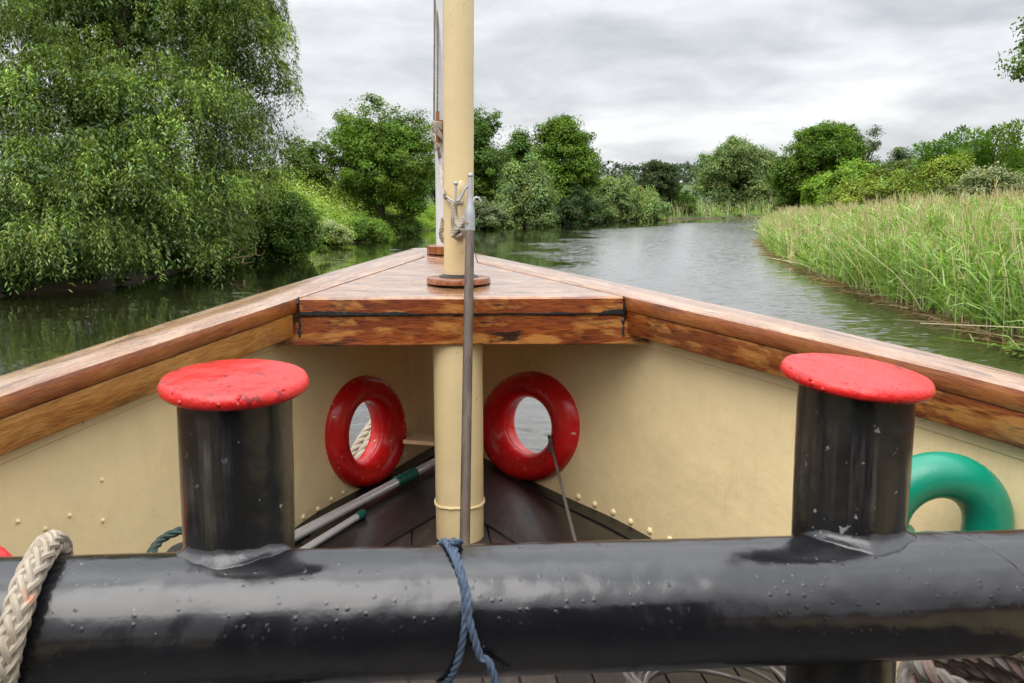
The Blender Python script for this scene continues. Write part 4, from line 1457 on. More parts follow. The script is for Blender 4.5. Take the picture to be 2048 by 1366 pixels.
def bulwark(W, rc, bvh, side, rivets, bolts, seam_pts, name):
    n = NV + 1
    mid = [o.lerp(h, 0.55) for o, h in zip(*rc)]
    # test the hole in the (y, z) plane of the plating
    poly = [(p.y, p.z) for p in mid]
    V = [p for r in W for p in r]
    outw = Vector((side, 0.25, 0)).normalized()
    keep = []
    for i in range(NU - 1):
        for j in range(NV):
            c = (W[i][j] + W[i + 1][j + 1]) / 2
            if not point_in(poly, (c.y, c.z)):
                keep.append((i * n + j, (i + 1) * n + j, (i + 1) * n + j + 1, i * n + j + 1))
    mb = MB().add(V, keep)
    # outside skin, 5 cm out
    mb.add([p + outw * 0.05 for p in V], keep)
    # rivet heads
    for (px, py, r) in rivets:
        p, nn = on_wall(bvh, px, py)
        mb.lathe([(r, -0.003), (r * 0.92, r * 0.3), (r * 0.62, r * 0.62), (r * 0.25, r * 0.78), (0, r * 0.8)], p, nn, 12)
    for (px, py, r) in bolts:
        p, nn = on_wall(bvh, px, py)
        mb.lathe([(r * 1.5, -0.002), (r * 1.4, 0.002), (r, 0.003), (r * 0.9, r * 0.9), (r * 0.4, r * 1.3), (0, r * 1.35)], p, nn, 8)
    # plate edge below the rail: a strip standing proud of the plating
    up = []
    for a in seam_pts:
        p, nn = on_wall(bvh, *a)
        up.append((p, nn))
    return mb.build(name, M['cream'], boat)


def lerp_px(a, b, n):
    return [(a[0] + (b[0] - a[0]) * k / (n - 1), a[1] + (b[1] - a[1]) * k / (n - 1)) for k in range(n)]


riv_r = [(1157, 993, .016), (1190, 1008, .016), (1227, 1024, .016), (1262, 1043, .016), (1300, 1061, .016), (1340, 1079, .016), (968, 905, .012), (985, 914, .012)]
riv_l = [(606, 1034, .014), (635, 1018, .014), (662, 998, .013), (811, 910, .012), (833, 899, .012), (686, 985, .012), (575, 1050, .014)]
bol_l = [(203, 960, .0055), (139, 1031, .0055), (205, 1041, .0055), (35, 1043, .0055), (90, 1058, .005)]
bol_r = [(1560, 745, .009), (1452, 712, .009), (1850, 838, .010), (1700, 795, .010), (1975, 870, .010)]
bul_l = bulwark(WL, RING_L, BVL, -1, riv_l, bol_l, [], 'bulwark')
bul_r = bulwark(WR, RING_R, BVR, 1, riv_r, bol_r, [], 'bulwark')


def plate_edge(W, name, frac=0.085):
    """doubling strip along the top of the plating, its lower lip shows as a line"""
    rings = []
    for i in range(0, NU, 2):
        top, j = W[i][NV], None
        f = W[i][0]
        lo = top.lerp(f, 0.16)
        rings.append((top, lo))
    out = []
    for k, (t, l) in enumerate(rings):
        a = rings[max(0, k - 1)][0]; b = rings[min(len(rings) - 1, k + 1)][0]
        tan = (b - a).normalized()
        nn = tan.cross(t - l).normalized()
        if nn.dot(Vector((0.1, 0.5, 1.5)) - l) < 0: nn = -nn
        out.append([t + nn * 0.008, l + nn * 0.008 + (t - l).normalized() * 0.004, l + nn * 0.004, l - nn * 0.004, t - nn * 0.004])
    return MB().loft(out).build(name, M['cream'], boat)


plate_edge([r for r in WL], 'plate_strip')
plate_edge([r for r in WR], 'plate_strip')


def flange(W, name):
    """riveted angle at the foot of the plating, and the tarred waterway beside it"""
    out, tarr = [], []
    for i in range(0, NU, 2):
        f, t = W[i][0], W[i][NV]
        a = W[max(0, i - 2)][0]; b = W[min(NU - 1, i + 2)][0]
        tan = (b - a).normalized()
        nn = Vector((tan.y, -tan.x, 0)).normalized()
        if nn.dot(Vector((0.0, 1.0, 0)) - Vector((f.x, f.y, 0))) < 0: nn = -nn
        up = (t - f).normalized()
        tarr.append([f + up * 0.012 - nn * 0.02, f + up * 0.012 + nn * 0.004, f + nn * 0.05 + Vector((0, 0, 0.010)), f + nn * 0.085 + Vector((0, 0, 0.010)), f + nn * 0.088 - Vector((0, 0, 0.01)), f - nn * 0.02 - Vector((0, 0, 0.01))])
    return MB().loft(tarr).build(name, M['soot'], boat)


flange(WL, 'waterway')
flange(WR, 'waterway')

# outer hull below the plating
def hull_side(W, side, name):
    rings = []
    outw = Vector((side, 0.3, 0)).normalized()
    for i in range(0, NU, 3):
        f = W[i][0] + outw * 0.05
        c = Vector((f.x * 0.75 - 0.08, f.y - 0.35, -0.5))
        rings.append([f, f.lerp(c, 0.5), c])
    return MB().loft(rings, closed=False, caps=False).build(name, M['hull'], boat)


hull_side(WL, -1, 'hull_side')
hull_side(WR, 1, 'hull_side')

# foredeck floor
BOAT_AX = Vector((-0.115, 1, 0)).normalized()
BOAT_X = Vector((BOAT_AX.y, -BOAT_AX.x, 0))
mb = MB()
org = Vector((0.17, 0, FLOOR_Z))


def wall_x(W, y):
    P = np.array([(r[0].y, r[0].x) for r in W])
    o = np.argsort(P[:, 0])
    return float(np.interp(y, P[o, 0], P[o, 1]))


pw = 0.115
for k in range(-15, 16):
    x0 = k * pw + 0.004; x1 = (k + 1) * pw - 0.004
    # each plank runs forward until it meets the plating
    def end(xc):
        y = -2.2
        while y < 4.5:
            p = org + BOAT_AX * y + BOAT_X * xc
            if y > 0 and not (wall_x(WL, p.y) - 0.0 < p.x < wall_x(WR, p.y) + 0.0): break
            if p.y > 4.42: break
            y += 0.03
        return y
    ye = end((x0 + x1) / 2) + 0.05
    if ye < -1.5: continue
    st = -2.2
    vo = random.random() * 7
    P = [org + BOAT_AX * st + BOAT_X * x0, org + BOAT_AX * st + BOAT_X * x1, org + BOAT_AX * ye + BOAT_X * x1, org + BOAT_AX * ye + BOAT_X * x0]
    dz = Vector((0, 0, random.uniform(-0.001, 0.001)))
    P = [p + dz for p in P]
    B = [p - Vector((0, 0, 0.03)) for p in P]
    L_ = ye - st
    uv = [(0 + vo, 0 + vo), (0 + vo, pw + vo), (L_ + vo, pw + vo), (L_ + vo, vo)] * 2
    mb.add(P + B, [(0, 1, 2, 3), (0, 4, 5, 1), (1, 5, 6, 2), (2, 6, 7, 3), (3, 7, 4, 0)], uv, 1 if -3 <= k <= 1 else 0)
mb.build('floor_planks', [M['floor'], M['floor_light']], boat, smooth=False)
mb = MB()
mb.loft([[W0[0] + Vector((0, 0, -0.012)), W0[0] + Vector((0, 0, -0.05))] for W0 in [r for r in WL]], closed=False, caps=False)
Vf = []
for i in range(0, NU, 4):
    Vf.append((WL[i][0] + Vector((-0.02, 0, -0.014)), WR[i][0] + Vector((0.02, 0, -0.014))))
vv = [p for q in Vf for p in q]
mb.add(vv, [(2 * k, 2 * k + 1, 2 * k + 3, 2 * k + 2) for k in range(len(Vf) - 1)])
mb.build('deck_underlay', M['caulk'], boat, smooth=False)

# dark covering boards either side of the post
def cover_board(pxs, name, dz=0.012):
    top = [at_z(x, y, FLOOR_Z + dz) for x, y in pxs]
    n = len(top)
    bot = [p - Vector((0, 0, dz + 0.004)) for p in top]
    a = (top[1] - top[0]).normalized()
    uvs = [((p - top[0]).dot(a), ((p - top[0]) - a * (p - top[0]).dot(a)).length) for p in top + bot]
    mb = MB().add(top + bot, [tuple(range(n)), tuple(range(2 * n - 1, n - 1, -1))] + [(i, n + i, n + (i + 1) % n, (i + 1) % n) for i in range(n)], uvs)
    return mb.build(name, M['floor'], boat, smooth=False, bevel=0.003)


cover_board([(905, 905), (600, 1085), (690, 1135), (905, 1010)][::-1], 'covering_board')
cover_board([(912, 905), (912, 1008), (1110, 1135), (1295, 1115), (1265, 1085)], 'covering_board')

# king post below the deck, mast above it
post_y = Lb.lerp(Rb, 0.5).y + 0.115
pc = at(916.5, 760, post_y); pc.z = FLOOR_Z
pr = 47.5 / FPX * (pc - CAM).dot(Vector((0, math.cos(PITCH), -math.sin(PITCH))))
mb = MB().lathe([(pr, 0), (pr, 0.40), (pr, 0.9), (pr, rail_z(pc.y) - FLOOR_Z - 0.055)], pc, (0, 0, 1), 40)
post = mb.build('king_post', M['mast'], boat)
zr = at(916, 1019, post_y - pr).z
wob = [Vector((math.cos(a) * (pr + 0.001), math.sin(a) * (pr + 0.001), 0.004 * math.sin(a * 3) + random.uniform(-.0015, .0015))) + Vector((pc.x, pc.y, zr)) for a in np.linspace(0, 2 * math.pi, 61)]
MB().tube(wob, 0.0065, 6).build('weld_ring', M['mast'], post)

mc = at_rail(917.5, 566)
mdep = (mc - CAM).dot(Vector((0, math.cos(PITCH), -math.sin(PITCH))))
mr = 29.5 / FPX * mdep
lean = Vector((0.010, 0, 1)).normalized()
mb = MB().lathe([(mr * 1.02, -0.01), (mr, 0.05), (mr, 0.6), (mr, 1.5), (mr * 0.98, 3.2)], mc, lean, 44)
mast = mb.build('mast', M['mast'], boat)
cr = 63.5 / FPX * mdep
MB().lathe([(cr, 0.0015), (cr, 0.018), (cr - 0.004, 0.026), (cr - 0.01, 0.028), (mr * 1.35, 0.028)], mc, (0, 0, 1), 44).build('collar', M['rail_red'], mast)
MB().lathe([(mr * 1.36, 0.02), (mr * 1.34, 0.0305), (mr * 1.2, 0.036), (mr * 1.0, 0.042)], mc, (0, 0, 1), 40).build('sealant', M['caulk'], mast)
# vertical horn cleat on the mast
fy = mc.y - mr - 0.062
ct, cb = at(922, 361, fy), at(922, 509, fy)
cl = MB()
pts = spline([ct + Vector((0.0, -0.004, 0)), ct.lerp(cb, 0.25), ct.lerp(cb, 0.5), ct.lerp(cb, 0.75), cb + Vector((0, -0.004, 0))], 16)
cl.tube(pts, [0.010] + [0.0175 + 0.003 * math.sin(math.pi * k / 15) for k in range(1, 15)] + [0.010], 10)
for q in (0.42, 0.6):
    p = ct.lerp(cb, q)
    cl.tube([p, p + Vector((0, 0.07, 0))], [0.014, 0.02], 8)
cl.build('cleat', M['mast'], mast)

# white flagstaff behind the mast
fc = at_rail(892, 507)
fdep = (fc - CAM).dot(Vector((0, math.cos(PITCH), -math.sin(PITCH))))
fr_ = 19.5 / FPX * fdep
staff = MB().lathe([(fr_, 0.0), (fr_, 1.2), (fr_ * 0.95, 3.6)], fc, (0.004, 0, 1), 28).build('flagstaff', M['white'], boat)
MB().lathe([(38 / FPX * fdep, 0.001), (38 / FPX * fdep, 0.042), (36 / FPX * fdep, 0.048), (fr_, 0.048)], fc, (0, 0, 1), 28).build('base_block', M['rail_red'], staff)
# rusty iron cleat on the staff
kp = at(881, 262, fc.y - fr_)
mb = MB()
mb.tube(spline([kp + Vector((-0.012, -0.03, 0.10)), kp + Vector((-0.012, -0.035, 0.04)), kp + Vector((-0.012, -0.035, -0.05)), kp + Vector((-0.014, -0.03, -0.10))], 10), 0.010, 8)
mb.box(kp + Vector((0.004, -0.008, 0)), (0.012, 0, 0), (0, 0.02, 0), (0, 0, 0.055))
mb.build('iron_cleat', M['rusty'], staff)

# bollards and cross pipe
PA = at(700, 1227, 1.335); PB = at(2048, 1182, 1.435)
pdir = (PB - PA).normalized()
PR = 0.116
p0, p1 = PA - pdir * 0.82, PB + pdir * 0.20
n = 90
pts = [p0.lerp(p1, k / n) for k in range(n + 1)]
mb = MB(); mb.tube(pts, PR, 56)
pipe = mb.build('cross_pipe', M['black'], boat)
MB().lathe([(PR * 1.02, -0.03), (PR * 1.02, 0.02), (PR * 0.9, 0.03), (0, 0.032)], p1, pdir, 40).build('end_cap', M['black'], pipe)


OFFB = 0.085


for tt, sl_ in ((1.145, 0.09),):
    ring = []
    for k in range(49):
        a = 2 * math.pi * k / 48
        ring.append(PA + pdir * (tt + sl_ * math.sin(a) + random.uniform(-.0008, .0008)) + (Vector((0, 0, 1)) * math.cos(a) + Vector((pdir.y, -pdir.x, 0)) * math.sin(a)) * (PR - 0.0032))
    MB().tube(ring, [0.0045 + random.uniform(-.0007, .0007) for k in range(49)], 8).build('weld_seam', M['black'], pipe)


def bollard(px, row, pipe_px, width_px, cap_px, tilt, name, label):
    # stand on the pipe axis
    best = min(pts, key=lambda p: abs(1024 + FPX * p.x / (p - CAM).dot(Vector((0, math.cos(PITCH), -math.sin(PITCH)))) - pipe_px))
    best = best + Vector((-pdir.y, pdir.x, 0)) * OFFB
    top = at(px, row, best.y)
    axis = (top - at(pipe_px, 1075, best.y)).normalized()
    best = top - axis * ((top.z - best.z) / axis.z)
    f = Vector((0, math.cos(PITCH), -math.sin(PITCH)))
    dep = ((top.lerp(best, 0.4)) - CAM).dot(f)
    r = width_px * 0.5 / FPX * dep
    h = (top - best).length
    base = best - axis * ((best.z - FLOOR_Z) / axis.z)
    hb = (top - base).length
    mb = MB()
    prof = [(r * 1.3, 0.0), (r * 1.3, 0.012), (r * 1.02, 0.02)]
    for k in range(15):
        t = k / 14
        prof.append((r * (1 + 0.012 * math.sin(t * 9) + 0.03 * max(0, 0.25 - t)), 0.02 + (hb - 0.040) * t))
    mb.lathe(prof, base, axis, 48)
    o = mb.build(name, M['black_post'], boat)
    o['label'] = label
    cap_r = cap_px * 0.5 / FPX * (top - CAM).dot(f)
    cax = (axis + Vector(tilt)).normalized()
    c = MB()
    c.lathe([(r * 0.8, -0.026), (cap_r * 0.95, -0.0245), (cap_r * 0.988, -0.020), (cap_r, -0.013), (cap_r * 0.985, -0.007), (cap_r * 0.955, -0.0005), (cap_r * 0.90, 0.002), (cap_r * 0.5, 0.004), (0, 0.005)], top, cax, 64)
    c.build('bollard_cap', M['cap_red'], o)
    # weld fillet where the post meets the pipe
    w = MB()
    rings = []
    m = 90
    side = axis.cross(pdir).normalized()
    tow = Vector((pdir.y, -pdir.x, 0))
    for k in range(m + 1):
        a = 2 * math.pi * (k % m) / m
        d = pdir * math.cos(a) + side * math.sin(a)
        front = max(0.0, d.dot(tow))
        fil = 0.010 + 0.010 * front ** 2 + 0.002 * math.sin(a * 7) + 0.0012 * math.sin(a * 15 + 1)

        def hz(dist):
            lat = d.dot(tow) * dist - OFFB
            return math.sqrt(PR * PR - min(lat * lat, PR * PR * 0.9))
        rings.append([best + d * (r * 0.99) + axis * (hz(r) + fil * 1.1), best + d * (r + fil * 0.12) + axis * (hz(r + fil * 0.12) + fil * 0.62),
                      best + d * (r + fil * 0.42) + axis * (hz(r + fil * 0.42) + fil * 0.26), best + d * (r + fil) + axis * (hz(r + fil) + fil * 0.07), best + d * (r + fil * 1.25) + axis * (hz(r + fil * 1.25) - 0.001), best + d * (r + fil * 1.3) + axis * (hz(r + fil * 1.3) - 0.004)])
    w.loft(rings, closed=False, caps=False)
    w.build('weld_fillet', M['weld'], o, sharp=170)
    return o


bollard(470, 753, 480, 214, 288, (0.005, -0.065, 0), 'bollard', 'left black bollard with its red cap scarred')
bollard(1713, 741, 1694, 214, 290, (0.10, -0.060, 0), 'bollard', 'right black bollard with its red cap tilted outward')


# swan-neck vents, green to the right and red to the left
def swan_neck(pts, r, mat, name, label, flange_at=None):
    mb = MB()
    pp = spline(pts, 72)
    mb.tube(pp, r, 28)
    o = mb.build(name, mat, boat)
    o['label'] = label
    e = pp[-1]; d = (pp[-1] - pp[-3]).normalized()
    MB().lathe([(r * 1.0, -0.03), (r * 1.28, -0.028), (r * 1.28, 0.004), (r * 0.9, 0.004), (r * 0.85, -0.02)], e, d, 24).build('vent_mouth', mat, o)
    b = pp[0]
    MB().lathe([(r * 1.5, 0.0), (r * 1.5, 0.012), (r * 1.05, 0.014)], b, (0, 0, 1), 24).build('base_flange', mat, o)
    return o


def half_circle(cx, cz, y, R_, drop):
    # leg on the right, arch over to the left
    p = [Vector((cx + R_, y, FLOOR_Z)), Vector((cx + R_, y, (FLOOR_Z + cz) / 2)), Vector((cx + R_, y, cz - 0.02))]
    p += [Vector((cx + R_ * math.cos(t), y, cz + R_ * math.sin(t))) for t in np.linspace(0.0, math.pi, 13)]
    return p + [Vector((cx - R_, y, cz - drop))]


vy = 2.05
e0, e1, e2 = at(1870, 1050, vy), at(1975, 1050, vy), at(1870, 905, vy)
swan_neck(half_circle(e0.x, e0.z, vy, e1.x - e0.x, 0.03), (e2.z - e0.z) - (e1.x - e0.x), M['green'], 'swan_neck_vent', 'green painted swan-neck vent behind the right bollard')
vy2 = 1.62
f0, f1 = at(-62, 1150, vy2), at(-4, 1150, vy2)
swan_neck(half_circle(f0.x, at(0, 1078, vy2).z - 0.046 - (f1.x - f0.x), vy2, f1.x - f0.x, 0.03), 0.046, M['cap_red'], 'swan_neck_vent', 'red painted swan-neck vent at the left edge')

# breasthook shelf in the corner
sh = [at(806, 880, 4.15), at(868, 884, 4.0), at(868, 868, 4.4), at(830, 866, 4.4)]
MB().add(sh + [p - Vector((0, 0, 0.02)) for p in sh], [(0, 1, 2, 3), (7, 6, 5, 4), (0, 4, 5, 1), (1, 5, 6, 2), (2, 6, 7, 3), (3, 7, 4, 0)]).build('corner_shelf', M['cream'], boat, smooth=False)

# front of the wheelhouse, behind the camera
MB().box((0.25, -2.0, FLOOR_Z + 1.15), (1.45, 0, 0), (0, 0.08, 0), (0, 0, 1.15)).box((0.25, -2.0, FLOOR_Z + 2.33), (1.55, 0, 0), (0, 0.2, 0), (0, 0, 0.03)).build('wheelhouse_front', M['floor_light'], boat)

# ------------------------------------------------------------------ loose gear on the boat
# wooden shafted boat hook leaning on the beam
hook = empty('boat_hook', at(930, 1200, 2.75))
tag(hook, 'long wooden boat hook with grey metal head leaning on the beam', 'boat hook')
b_y = (Lb.lerp(Rb, 0.5)).y - 0.05
q1 = at(937, 612, b_y)
q0 = at(929.5, 1090, b_y - 0.42)
dirv = (q1 - q0).normalized()
foot = q0 - dirv * ((q0.z - FLOOR_Z) / dirv.z)
hook.location = foot
tp = at(940, 458, (q1 + dirv * 0.34).y)
sr = 9.6 / FPX * (q1 - CAM).length
mb = MB(); mb.tube([foot, q0, q1, tp], [sr * 1.05, sr, sr * 0.98, sr * 0.95], 16); mb.build('shaft', M['shaft'], hook)
y_t = tp.y
hp = lambda x, y: at(x, y, y_t + (458 - y) / FPX * 0.35)
mb = MB()
mb.tube(spline([hp(940, 461), hp(940, 430), hp(940, 405), hp(940, 385), hp(940.5, 352)], 20), [sr * 1.1] * 6 + [sr * 1.08, sr * 1.0, sr * 0.9, sr * 0.8, sr * 0.72, sr * 0.66] + [sr * 0.60 - 0.0004 * k for k in range(8)], 14)
mb.ball(hp(940.5, 351), sr * 0.60, 14)
# curled side hook
mb.tube(spline([hp(944, 410), hp(950, 396), hp(957, 396), hp(962, 403)], 12), [sr * 0.40 - 0.0004 * k for k in range(12)], 8)
# thin prong to the other side, ball ended
mb.tube(spline([hp(938, 371), hp(932, 375), hp(927, 384), hp(920, 398), hp(913, 402), hp(911.5, 392), hp(912, 369)], 20), 0.0052, 8)
mb.ball(hp(912, 367), 0.010, 12)
mb.build('hook_head', M['galv'], hook)
MB().lathe([(sr * 0.24, 0), (sr * 0.22, 0.003), (0, 0.004)], hp(934, 446) + Vector((0, -sr * 1.1, 0)), (0, -1, 0.1), 10).build('rivet', M['rusty'], hook)


# lashing of line round the mast cleat
def lashing():
    mb = MB()
    r = 0.0078
    yy = fy - 0.004
    c = ct.lerp(cb, 0.52)
    A = lambda x, y, d: at(x, y, yy - d)
    # figure of eight turns
    for k, o in enumerate([0, 1, 2, 3, 4, 5]):
        d = 0.020 + 0.004 * k
        s = o * 5.5
        path = [A(909, 400 + s, 0.0), A(905 + o * 1.5, 415 + s, d * 0.7), A(913, 437 + s * .4, d), A(926, 452 + s * .4, d + 0.008), A(938, 466 - s * .3, 0.0), A(940, 452 - s * .3, -0.02), A(934, 425 + s * .5, d), A(922, 440 + s * .4, d + 0.010), A(908, 455 + s * .5, d), A(904, 466 + s * .2, 0.0), A(915, 478 - s * .2, d), A(926, 474 - s * .3, d + 0.006), A(937, 462 - s * .3, 0.004)]
        rope_mesh(mb, path, r, 3, 0.048, 6, step=0.005)
    rope_mesh(mb, [A(909, 400, 0.0), A(905, 430, 0.022), A(906, 455, 0.025), A(913, 474, 0.02)], r, 3, 0.035, 5)
    # doubled tail running up to the flagstaff cleat
    for o in (0, 1):
        rope_mesh(mb, [A(926, 404 + 2 * o, 0.02), A(908, 402 + 3 * o, 0.005), at(893, 392 + 6 * o, mc.y - mr * 0.9), at(886 + o, 380 + 4 * o, mc.y), at(881 + 3 * o, 335, fc.y - 0.12), at(876 + 2 * o, 300, fc.y - fr_ - 0.02), at(874, 280, fc.y - fr_ - 0.03)], r * 0.8, 3, 0.03, 5)
    o = mb.build('mooring_line', M['line'])
    tag(o, 'grey braided line lashed round the cream mast cleat', 'rope')


lashing()


def halyard():
    mb = MB()
    yk = fc.y - fr_ - 0.03
    A = lambda x, y, d=0.0: at(x, y, yk - d)
    r = 0.0075
    for k in range(4):
        s = k * 4
        path = [A(866 + k, 242 + s, 0.01), A(871, 252 + s, 0.025), A(881, 268 + s * .6, 0.02), A(884, 282 + s * .4, -0.01), A(876, 290 + s * .3, 0.01), A(866, 278 - s * .3, 0.02), A(864, 262 - s * .3, 0.01), A(872, 246 + s * .5, 0.028), A(883, 246 + s, 0.01)]
        rope_mesh(mb, path, r, 3, 0.04, 5)
    n_knot = len(mb.f)
    for dx in (0, 6.5):
        rope_mesh(mb, [A(868 + dx, 250, 0.005), A(868.5 + dx, 150, 0.0), A(869.5 + dx * .9, 0, -0.05), A(871 + dx * .8, -160, -0.1)], 0.0056, 3, 0.045, 5, step=0.012)
    n_dark = len(mb.f)
    rope_mesh(mb, [A(871, 285, 0.01), A(871, 295, 0.015), A(872, 301, 0.01)], 0.009, 3, 0.04, 5)
    mb.mi = [1 if n_knot <= i < n_dark else 0 for i in range(len(mb.f))]
    o = mb.build('halyard', [M['line'], M['halyard']])
    tag(o, 'grey halyard knotted on the rusty flagstaff cleat and running up', 'rope')
    mb = MB()
    yb = mc.y + 0.15
    rope_mesh(mb, [at(887, 436, yb), at(884, 455, yb), at(882, 470, yb), at(888, 484, yb), at(898, 486, yb)], 0.011, 3, 0.05, 6)
    o = mb.build('rope_tail', M['line'])
    tag(o, 'short hanging loop of brown rope between mast and flagstaff', 'rope')


halyard()


# aluminium poles on the deck
def deck_pole(a, b, r, name, label, grips):
    root = empty(name, a)
    tag(root, label, 'pole', 'aluminium poles lying on the foredeck')
    MB().tube([a, a.lerp(b, 0.5), b], r, 18).build('tube', M['alu'], root)
    for (t0, t1, k) in grips:
        mb = MB()
        n = 28
        p = [a.lerp(b, t0 + (t1 - t0) * q / n) for q in range(n + 1)]
        mb.tube(p, [r * (1.22 + (0.10 * math.sin(q / n * k * 2 * math.pi) if 0 < q < n else -0.1)) for q in range(n + 1)], 18)
        mb.build('grip', M['grip'], root)
    return root


pz = FLOOR_Z + 0.045
a1, b1 = at_z(560, 1088, pz), at_z(878, 920, pz + 0.01)
L1 = (b1 - a1).length


def tpx(a, b, px):
    best = min(range(401), key=lambda k: abs(1024 + FPX * a.lerp(b, k / 400).x / (a.lerp(b, k / 400) - CAM).dot(Vector((0, math.cos(PITCH), -math.sin(PITCH)))) - px))
    return best / 400


deck_pole(a1, b1, 0.0235, 'aluminium_pole', 'thick aluminium pole with ribbed green grip lying along the left bulwark', [(tpx(a1, b1, 792), tpx(a1, b1, 830), 4)])
a2, b2 = at_z(575, 1120, pz - 0.012), at_z(727, 1026, pz - 0.012)
deck_pole(a2, b2, 0.0165, 'aluminium_pole', 'thin aluminium pole with a green end cap beside the thick one', [(tpx(a2, b2, 713), 1.0, 0.5)])

# wire strop from the right fairlead down to the deck
hk, _ = on_wall(BVR, 1108, 896)
tp_ = at(1101, 884, hk.y - 0.10)
bt_ = at(1155, 1100, 2.95)
mb = MB()
rope_mesh(mb, [tp_, tp_.lerp(bt_, 0.35), tp_.lerp(bt_, 0.7), bt_], 0.0085, 6, 0.08, 5, step=0.014)
mb.tube(spline([tp_ + Vector((0.0, 0, -0.01)), tp_ + Vector((0.0, 0.0, 0.012)), tp_ + Vector((-0.006, 0.03, 0.022)), tp_ + Vector((-0.002, 0.06, 0.0))], 10), 0.008, 8)
mb.tube([tp_ + Vector((0, 0, -0.05)), tp_ + Vector((0, 0, 0.012))], 0.0115, 10)
tag(mb.build('wire_strop', M['wire']), 'thin steel wire stretched from the right red fairlead to the deck', 'wire')

# rope bow fender outside the left fairlead
ff = [at(704, 950, 4.75), at(722, 915, 4.8), at(744, 878, 4.9), at(766, 848, 5.0), at(800, 812, 5.15)]
mb = MB()
rope_mesh(mb, ff, 0.040, 3, 0.22, 8, step=0.018)
rope_mesh(mb, [p + Vector((-0.055, 0.02, 0.02)) for p in ff], 0.028, 3, 0.16, 7, step=0.014)
rope_mesh(mb, [p + Vector((0.065, -0.04, -0.04)) for p in ff], 0.042, 3, 0.22, 8, step=0.018)
tag(mb.build('rope_fender', M['hawser']), 'thick laid rope fender outside the bow seen through the left fairlead', 'fender')


# heavy pale hawser round the left end of the pipe
def on_pipe(t, ang, r):
    """point at length t along the pipe (metres from PA), angle from straight up toward the camera"""
    up = Vector((0, 0, 1)); toward = Vector((pdir.y, -pdir.x, 0))
    return PA + pdir * t + (up * math.cos(ang) + toward * math.sin(ang)) * r


def t_for(px, ang, r):
    f = Vector((0, math.cos(PITCH), -math.sin(PITCH)))
    ts = np.linspace(-1.1, 1.6, 1400)
    best = min(ts, key=lambda t: abs(1024 + FPX * on_pipe(t, ang, r).x / (on_pipe(t, ang, r) - CAM).dot(f) - px))
    return float(best)


HR = 0.0215
hw = []
for ang, px in [(-1.6, 120), (-0.9, 118), (-0.35, 103), (0.15, 82), (0.55, 57), (0.95, 34), (1.4, 14), (1.9, 0), (2.5, -14), (3.1, -25)]:
    hw.append(on_pipe(t_for(px, ang, PR + HR), ang, PR + HR * (1.0 if ang < 2.2 else 1.5)))
mb = MB()
path = hw
pp = spline(path, 150)
fr2 = frames(pp)
# flat 8 plait: four strands each way
for sgn in (1, -1):
    for q in range(6):
        sp = []
        s = 0
        for k, (p, t, a, b) in enumerate(fr2):
            if k: s += (pp[k] - pp[k - 1]).length
            ang = sgn * 2 * math.pi * s / 0.17 + q * math.pi / 3 + (0.3 if sgn < 0 else 0)
            off = HR * (0.72 + 0.10 * math.cos(3 * ang + (0 if sgn > 0 else math.pi)))
            sp.append(p + (a * math.cos(ang) + b * math.sin(ang)) * off)
        mb.tube(sp, HR * 0.29, 6, True, 1 if (q == 0) else 0)
mb.tube(pp, HR * 0.75, 10)
# a stray fibre
fb = on_pipe(t_for(58, 1.0, PR), 1.0, PR + 0.006)
mb.tube(spline([on_pipe(t_for(14, 1.5, PR), 1.5, PR + 0.006), on_pipe(t_for(35, 1.35, PR), 1.35, PR + 0.018), on_pipe(t_for(58, 0.95, PR), 0.95, PR + 0.012)], 10), 0.0012, 5)
tag(mb.build('hawser', [M['hawser'], M['hawser_or']]), 'thick pale plaited hawser wrapped round the left end of the black pipe', 'rope')

# thin blue rope round the middle of the pipe
BRR = 0.0067
mb = MB()
pa = [(-0.75, 878), (-0.35, 890), (0.0, 897), (0.35, 912), (0.75, 926), (1.15, 932), (1.5, 926), (1.85, 915), (2.2, 900), (2.6, 885), (3.0, 875)]
rope_mesh(mb, [on_pipe(t_for(px, a, PR + BRR), a, PR + BRR) for a, px in pa], BRR, 3, 0.055, 6)
pb = [(-0.35, 907), (-0.05, 908), (0.2, 911), (0.5, 921), (0.85, 932), (1.2, 939), (1.5, 951), (1.75, 962)]
P2 = [on_pipe(t_for(px, a, PR + BRR), a, PR + BRR * (1.3 if a < 0.6 else 2.4 if a < 1.3 else 1.6)) for a, px in pb]
e = P2[-1]
P2 += [at(975, 1320, e.y - 0.005), at(992, 1366, e.y - 0.008), at(1012, 1430, e.y - 0.010), at(1030, 1500, e.y + 0.01)]
P2[0] = at(905, 1077, 1.36)
rope_mesh(mb, P2, BRR * 1.05, 3, 0.055, 6)
for a_, b_ in (((900, 1090), (922, 1084)), ((903, 1083), (919, 1092))):
    rope_mesh(mb, [at(a_[0], a_[1], 1.37), at((a_[0] + b_[0]) / 2, (a_[1] + b_[1]) / 2 - 3, 1.335), at(b_[0], b_[1], 1.37)], BRR * 0.8, 3, 0.04, 5)
tag(mb.build('blue_rope', M['blue_rope']), 'thin faded blue rope crossed over the middle of the black pipe', 'rope')

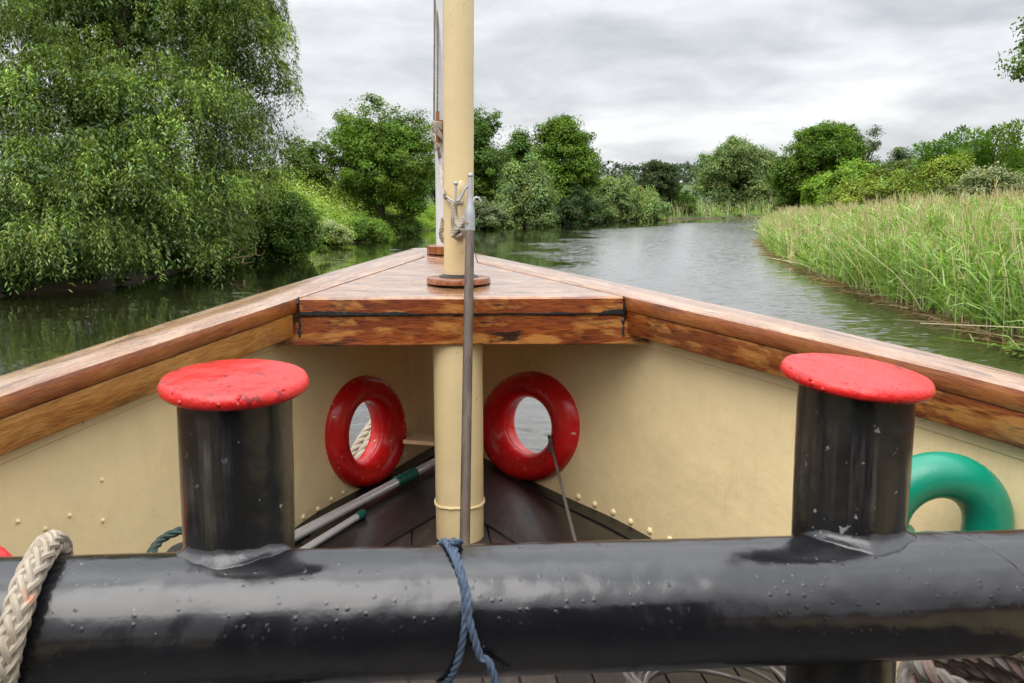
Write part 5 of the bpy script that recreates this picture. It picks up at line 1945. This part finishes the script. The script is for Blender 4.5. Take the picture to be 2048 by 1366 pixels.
# dark green rope and rubber fender behind the left bollard
dy = 2.05
mb = MB()
rope_mesh(mb, [at(290, 1140, dy - 0.1), at(304, 1104, dy - 0.05), at(322, 1080, dy), at(348, 1066, dy + 0.02), at(385, 1058, dy + 0.05), at(430, 1075, dy + 0.1), at(470, 1130, dy + 0.1)], 0.0125, 3, 0.075, 6)
tag(mb.build('dark_rope', M['dark_rope']), 'dark green twisted rope arching behind the left bollard', 'rope')
fc2 = at(385, 1150, dy + 0.06)
mb = MB()
mb.lathe([(0.02, 0.085), (0.06, 0.08), (0.085, 0.05), (0.09, 0.0), (0.09, fc2.z * -1 + FLOOR_Z + 0.02), (0.07, fc2.z * -1 + FLOOR_Z)], fc2, (0, 0, 1), 28)
tag(mb.build('rubber_fender', M['rubber']), 'black rubber fender standing behind the left bollard under the dark rope', 'fender')


# coil of steel wire and coil of thick rope on the deck
def coil(cx, cy, r0, rr, turns, mat, name, label, cat, strands, pitch, jitter, z0=0.02, squash=1.0, rise=0.02):
    mb = MB()
    for k in range(turns):
        ph = random.uniform(0, 6)
        rad = r0 * random.uniform(0.82, 1.08)
        zc_ = z0 + FLOOR_Z + rise * k
        tx, ty = random.uniform(-jitter, jitter), random.uniform(-jitter, jitter)
        pts = []
        for q in range(33):
            a = ph + 2 * math.pi * q / 32 * 0.985
            pts.append(Vector((cx + tx + rad * math.cos(a), cy + ty + rad * squash * math.sin(a), zc_ + rr + 0.02 * math.sin(2 * a + ph) * (1 if jitter > 0.02 else 0.3) + 0.012)))
        rope_mesh(mb, pts, rr, strands, pitch, 6, step=pitch / 8, mi=[0, 1, 0] if isinstance(mat, list) else None)
    o = mb.build(name, mat)
    tag(o, label, cat)
    return o


cw = at_z(1400, 1362, FLOOR_Z)
coil(cw.x, 2.05, 0.27, 0.0085, 9, M['wire'], 'wire_coil', 'coil of grey steel wire rope lying under the black pipe', 'wire coil', 6, 0.07, 0.035, 0.02, 0.8, 0.019)
cr_ = at(1960, 1400, 1.74)
coil(cr_.x, cr_.y, 0.16, 0.025, 8, [M['coil_fibre'], M['coil_red']], 'rope_coil', 'coil of thick orange flecked rope on the deck right of the right bollard', 'rope coil', 3, 0.12, 0.02, 0.0, 0.85, 0.050)
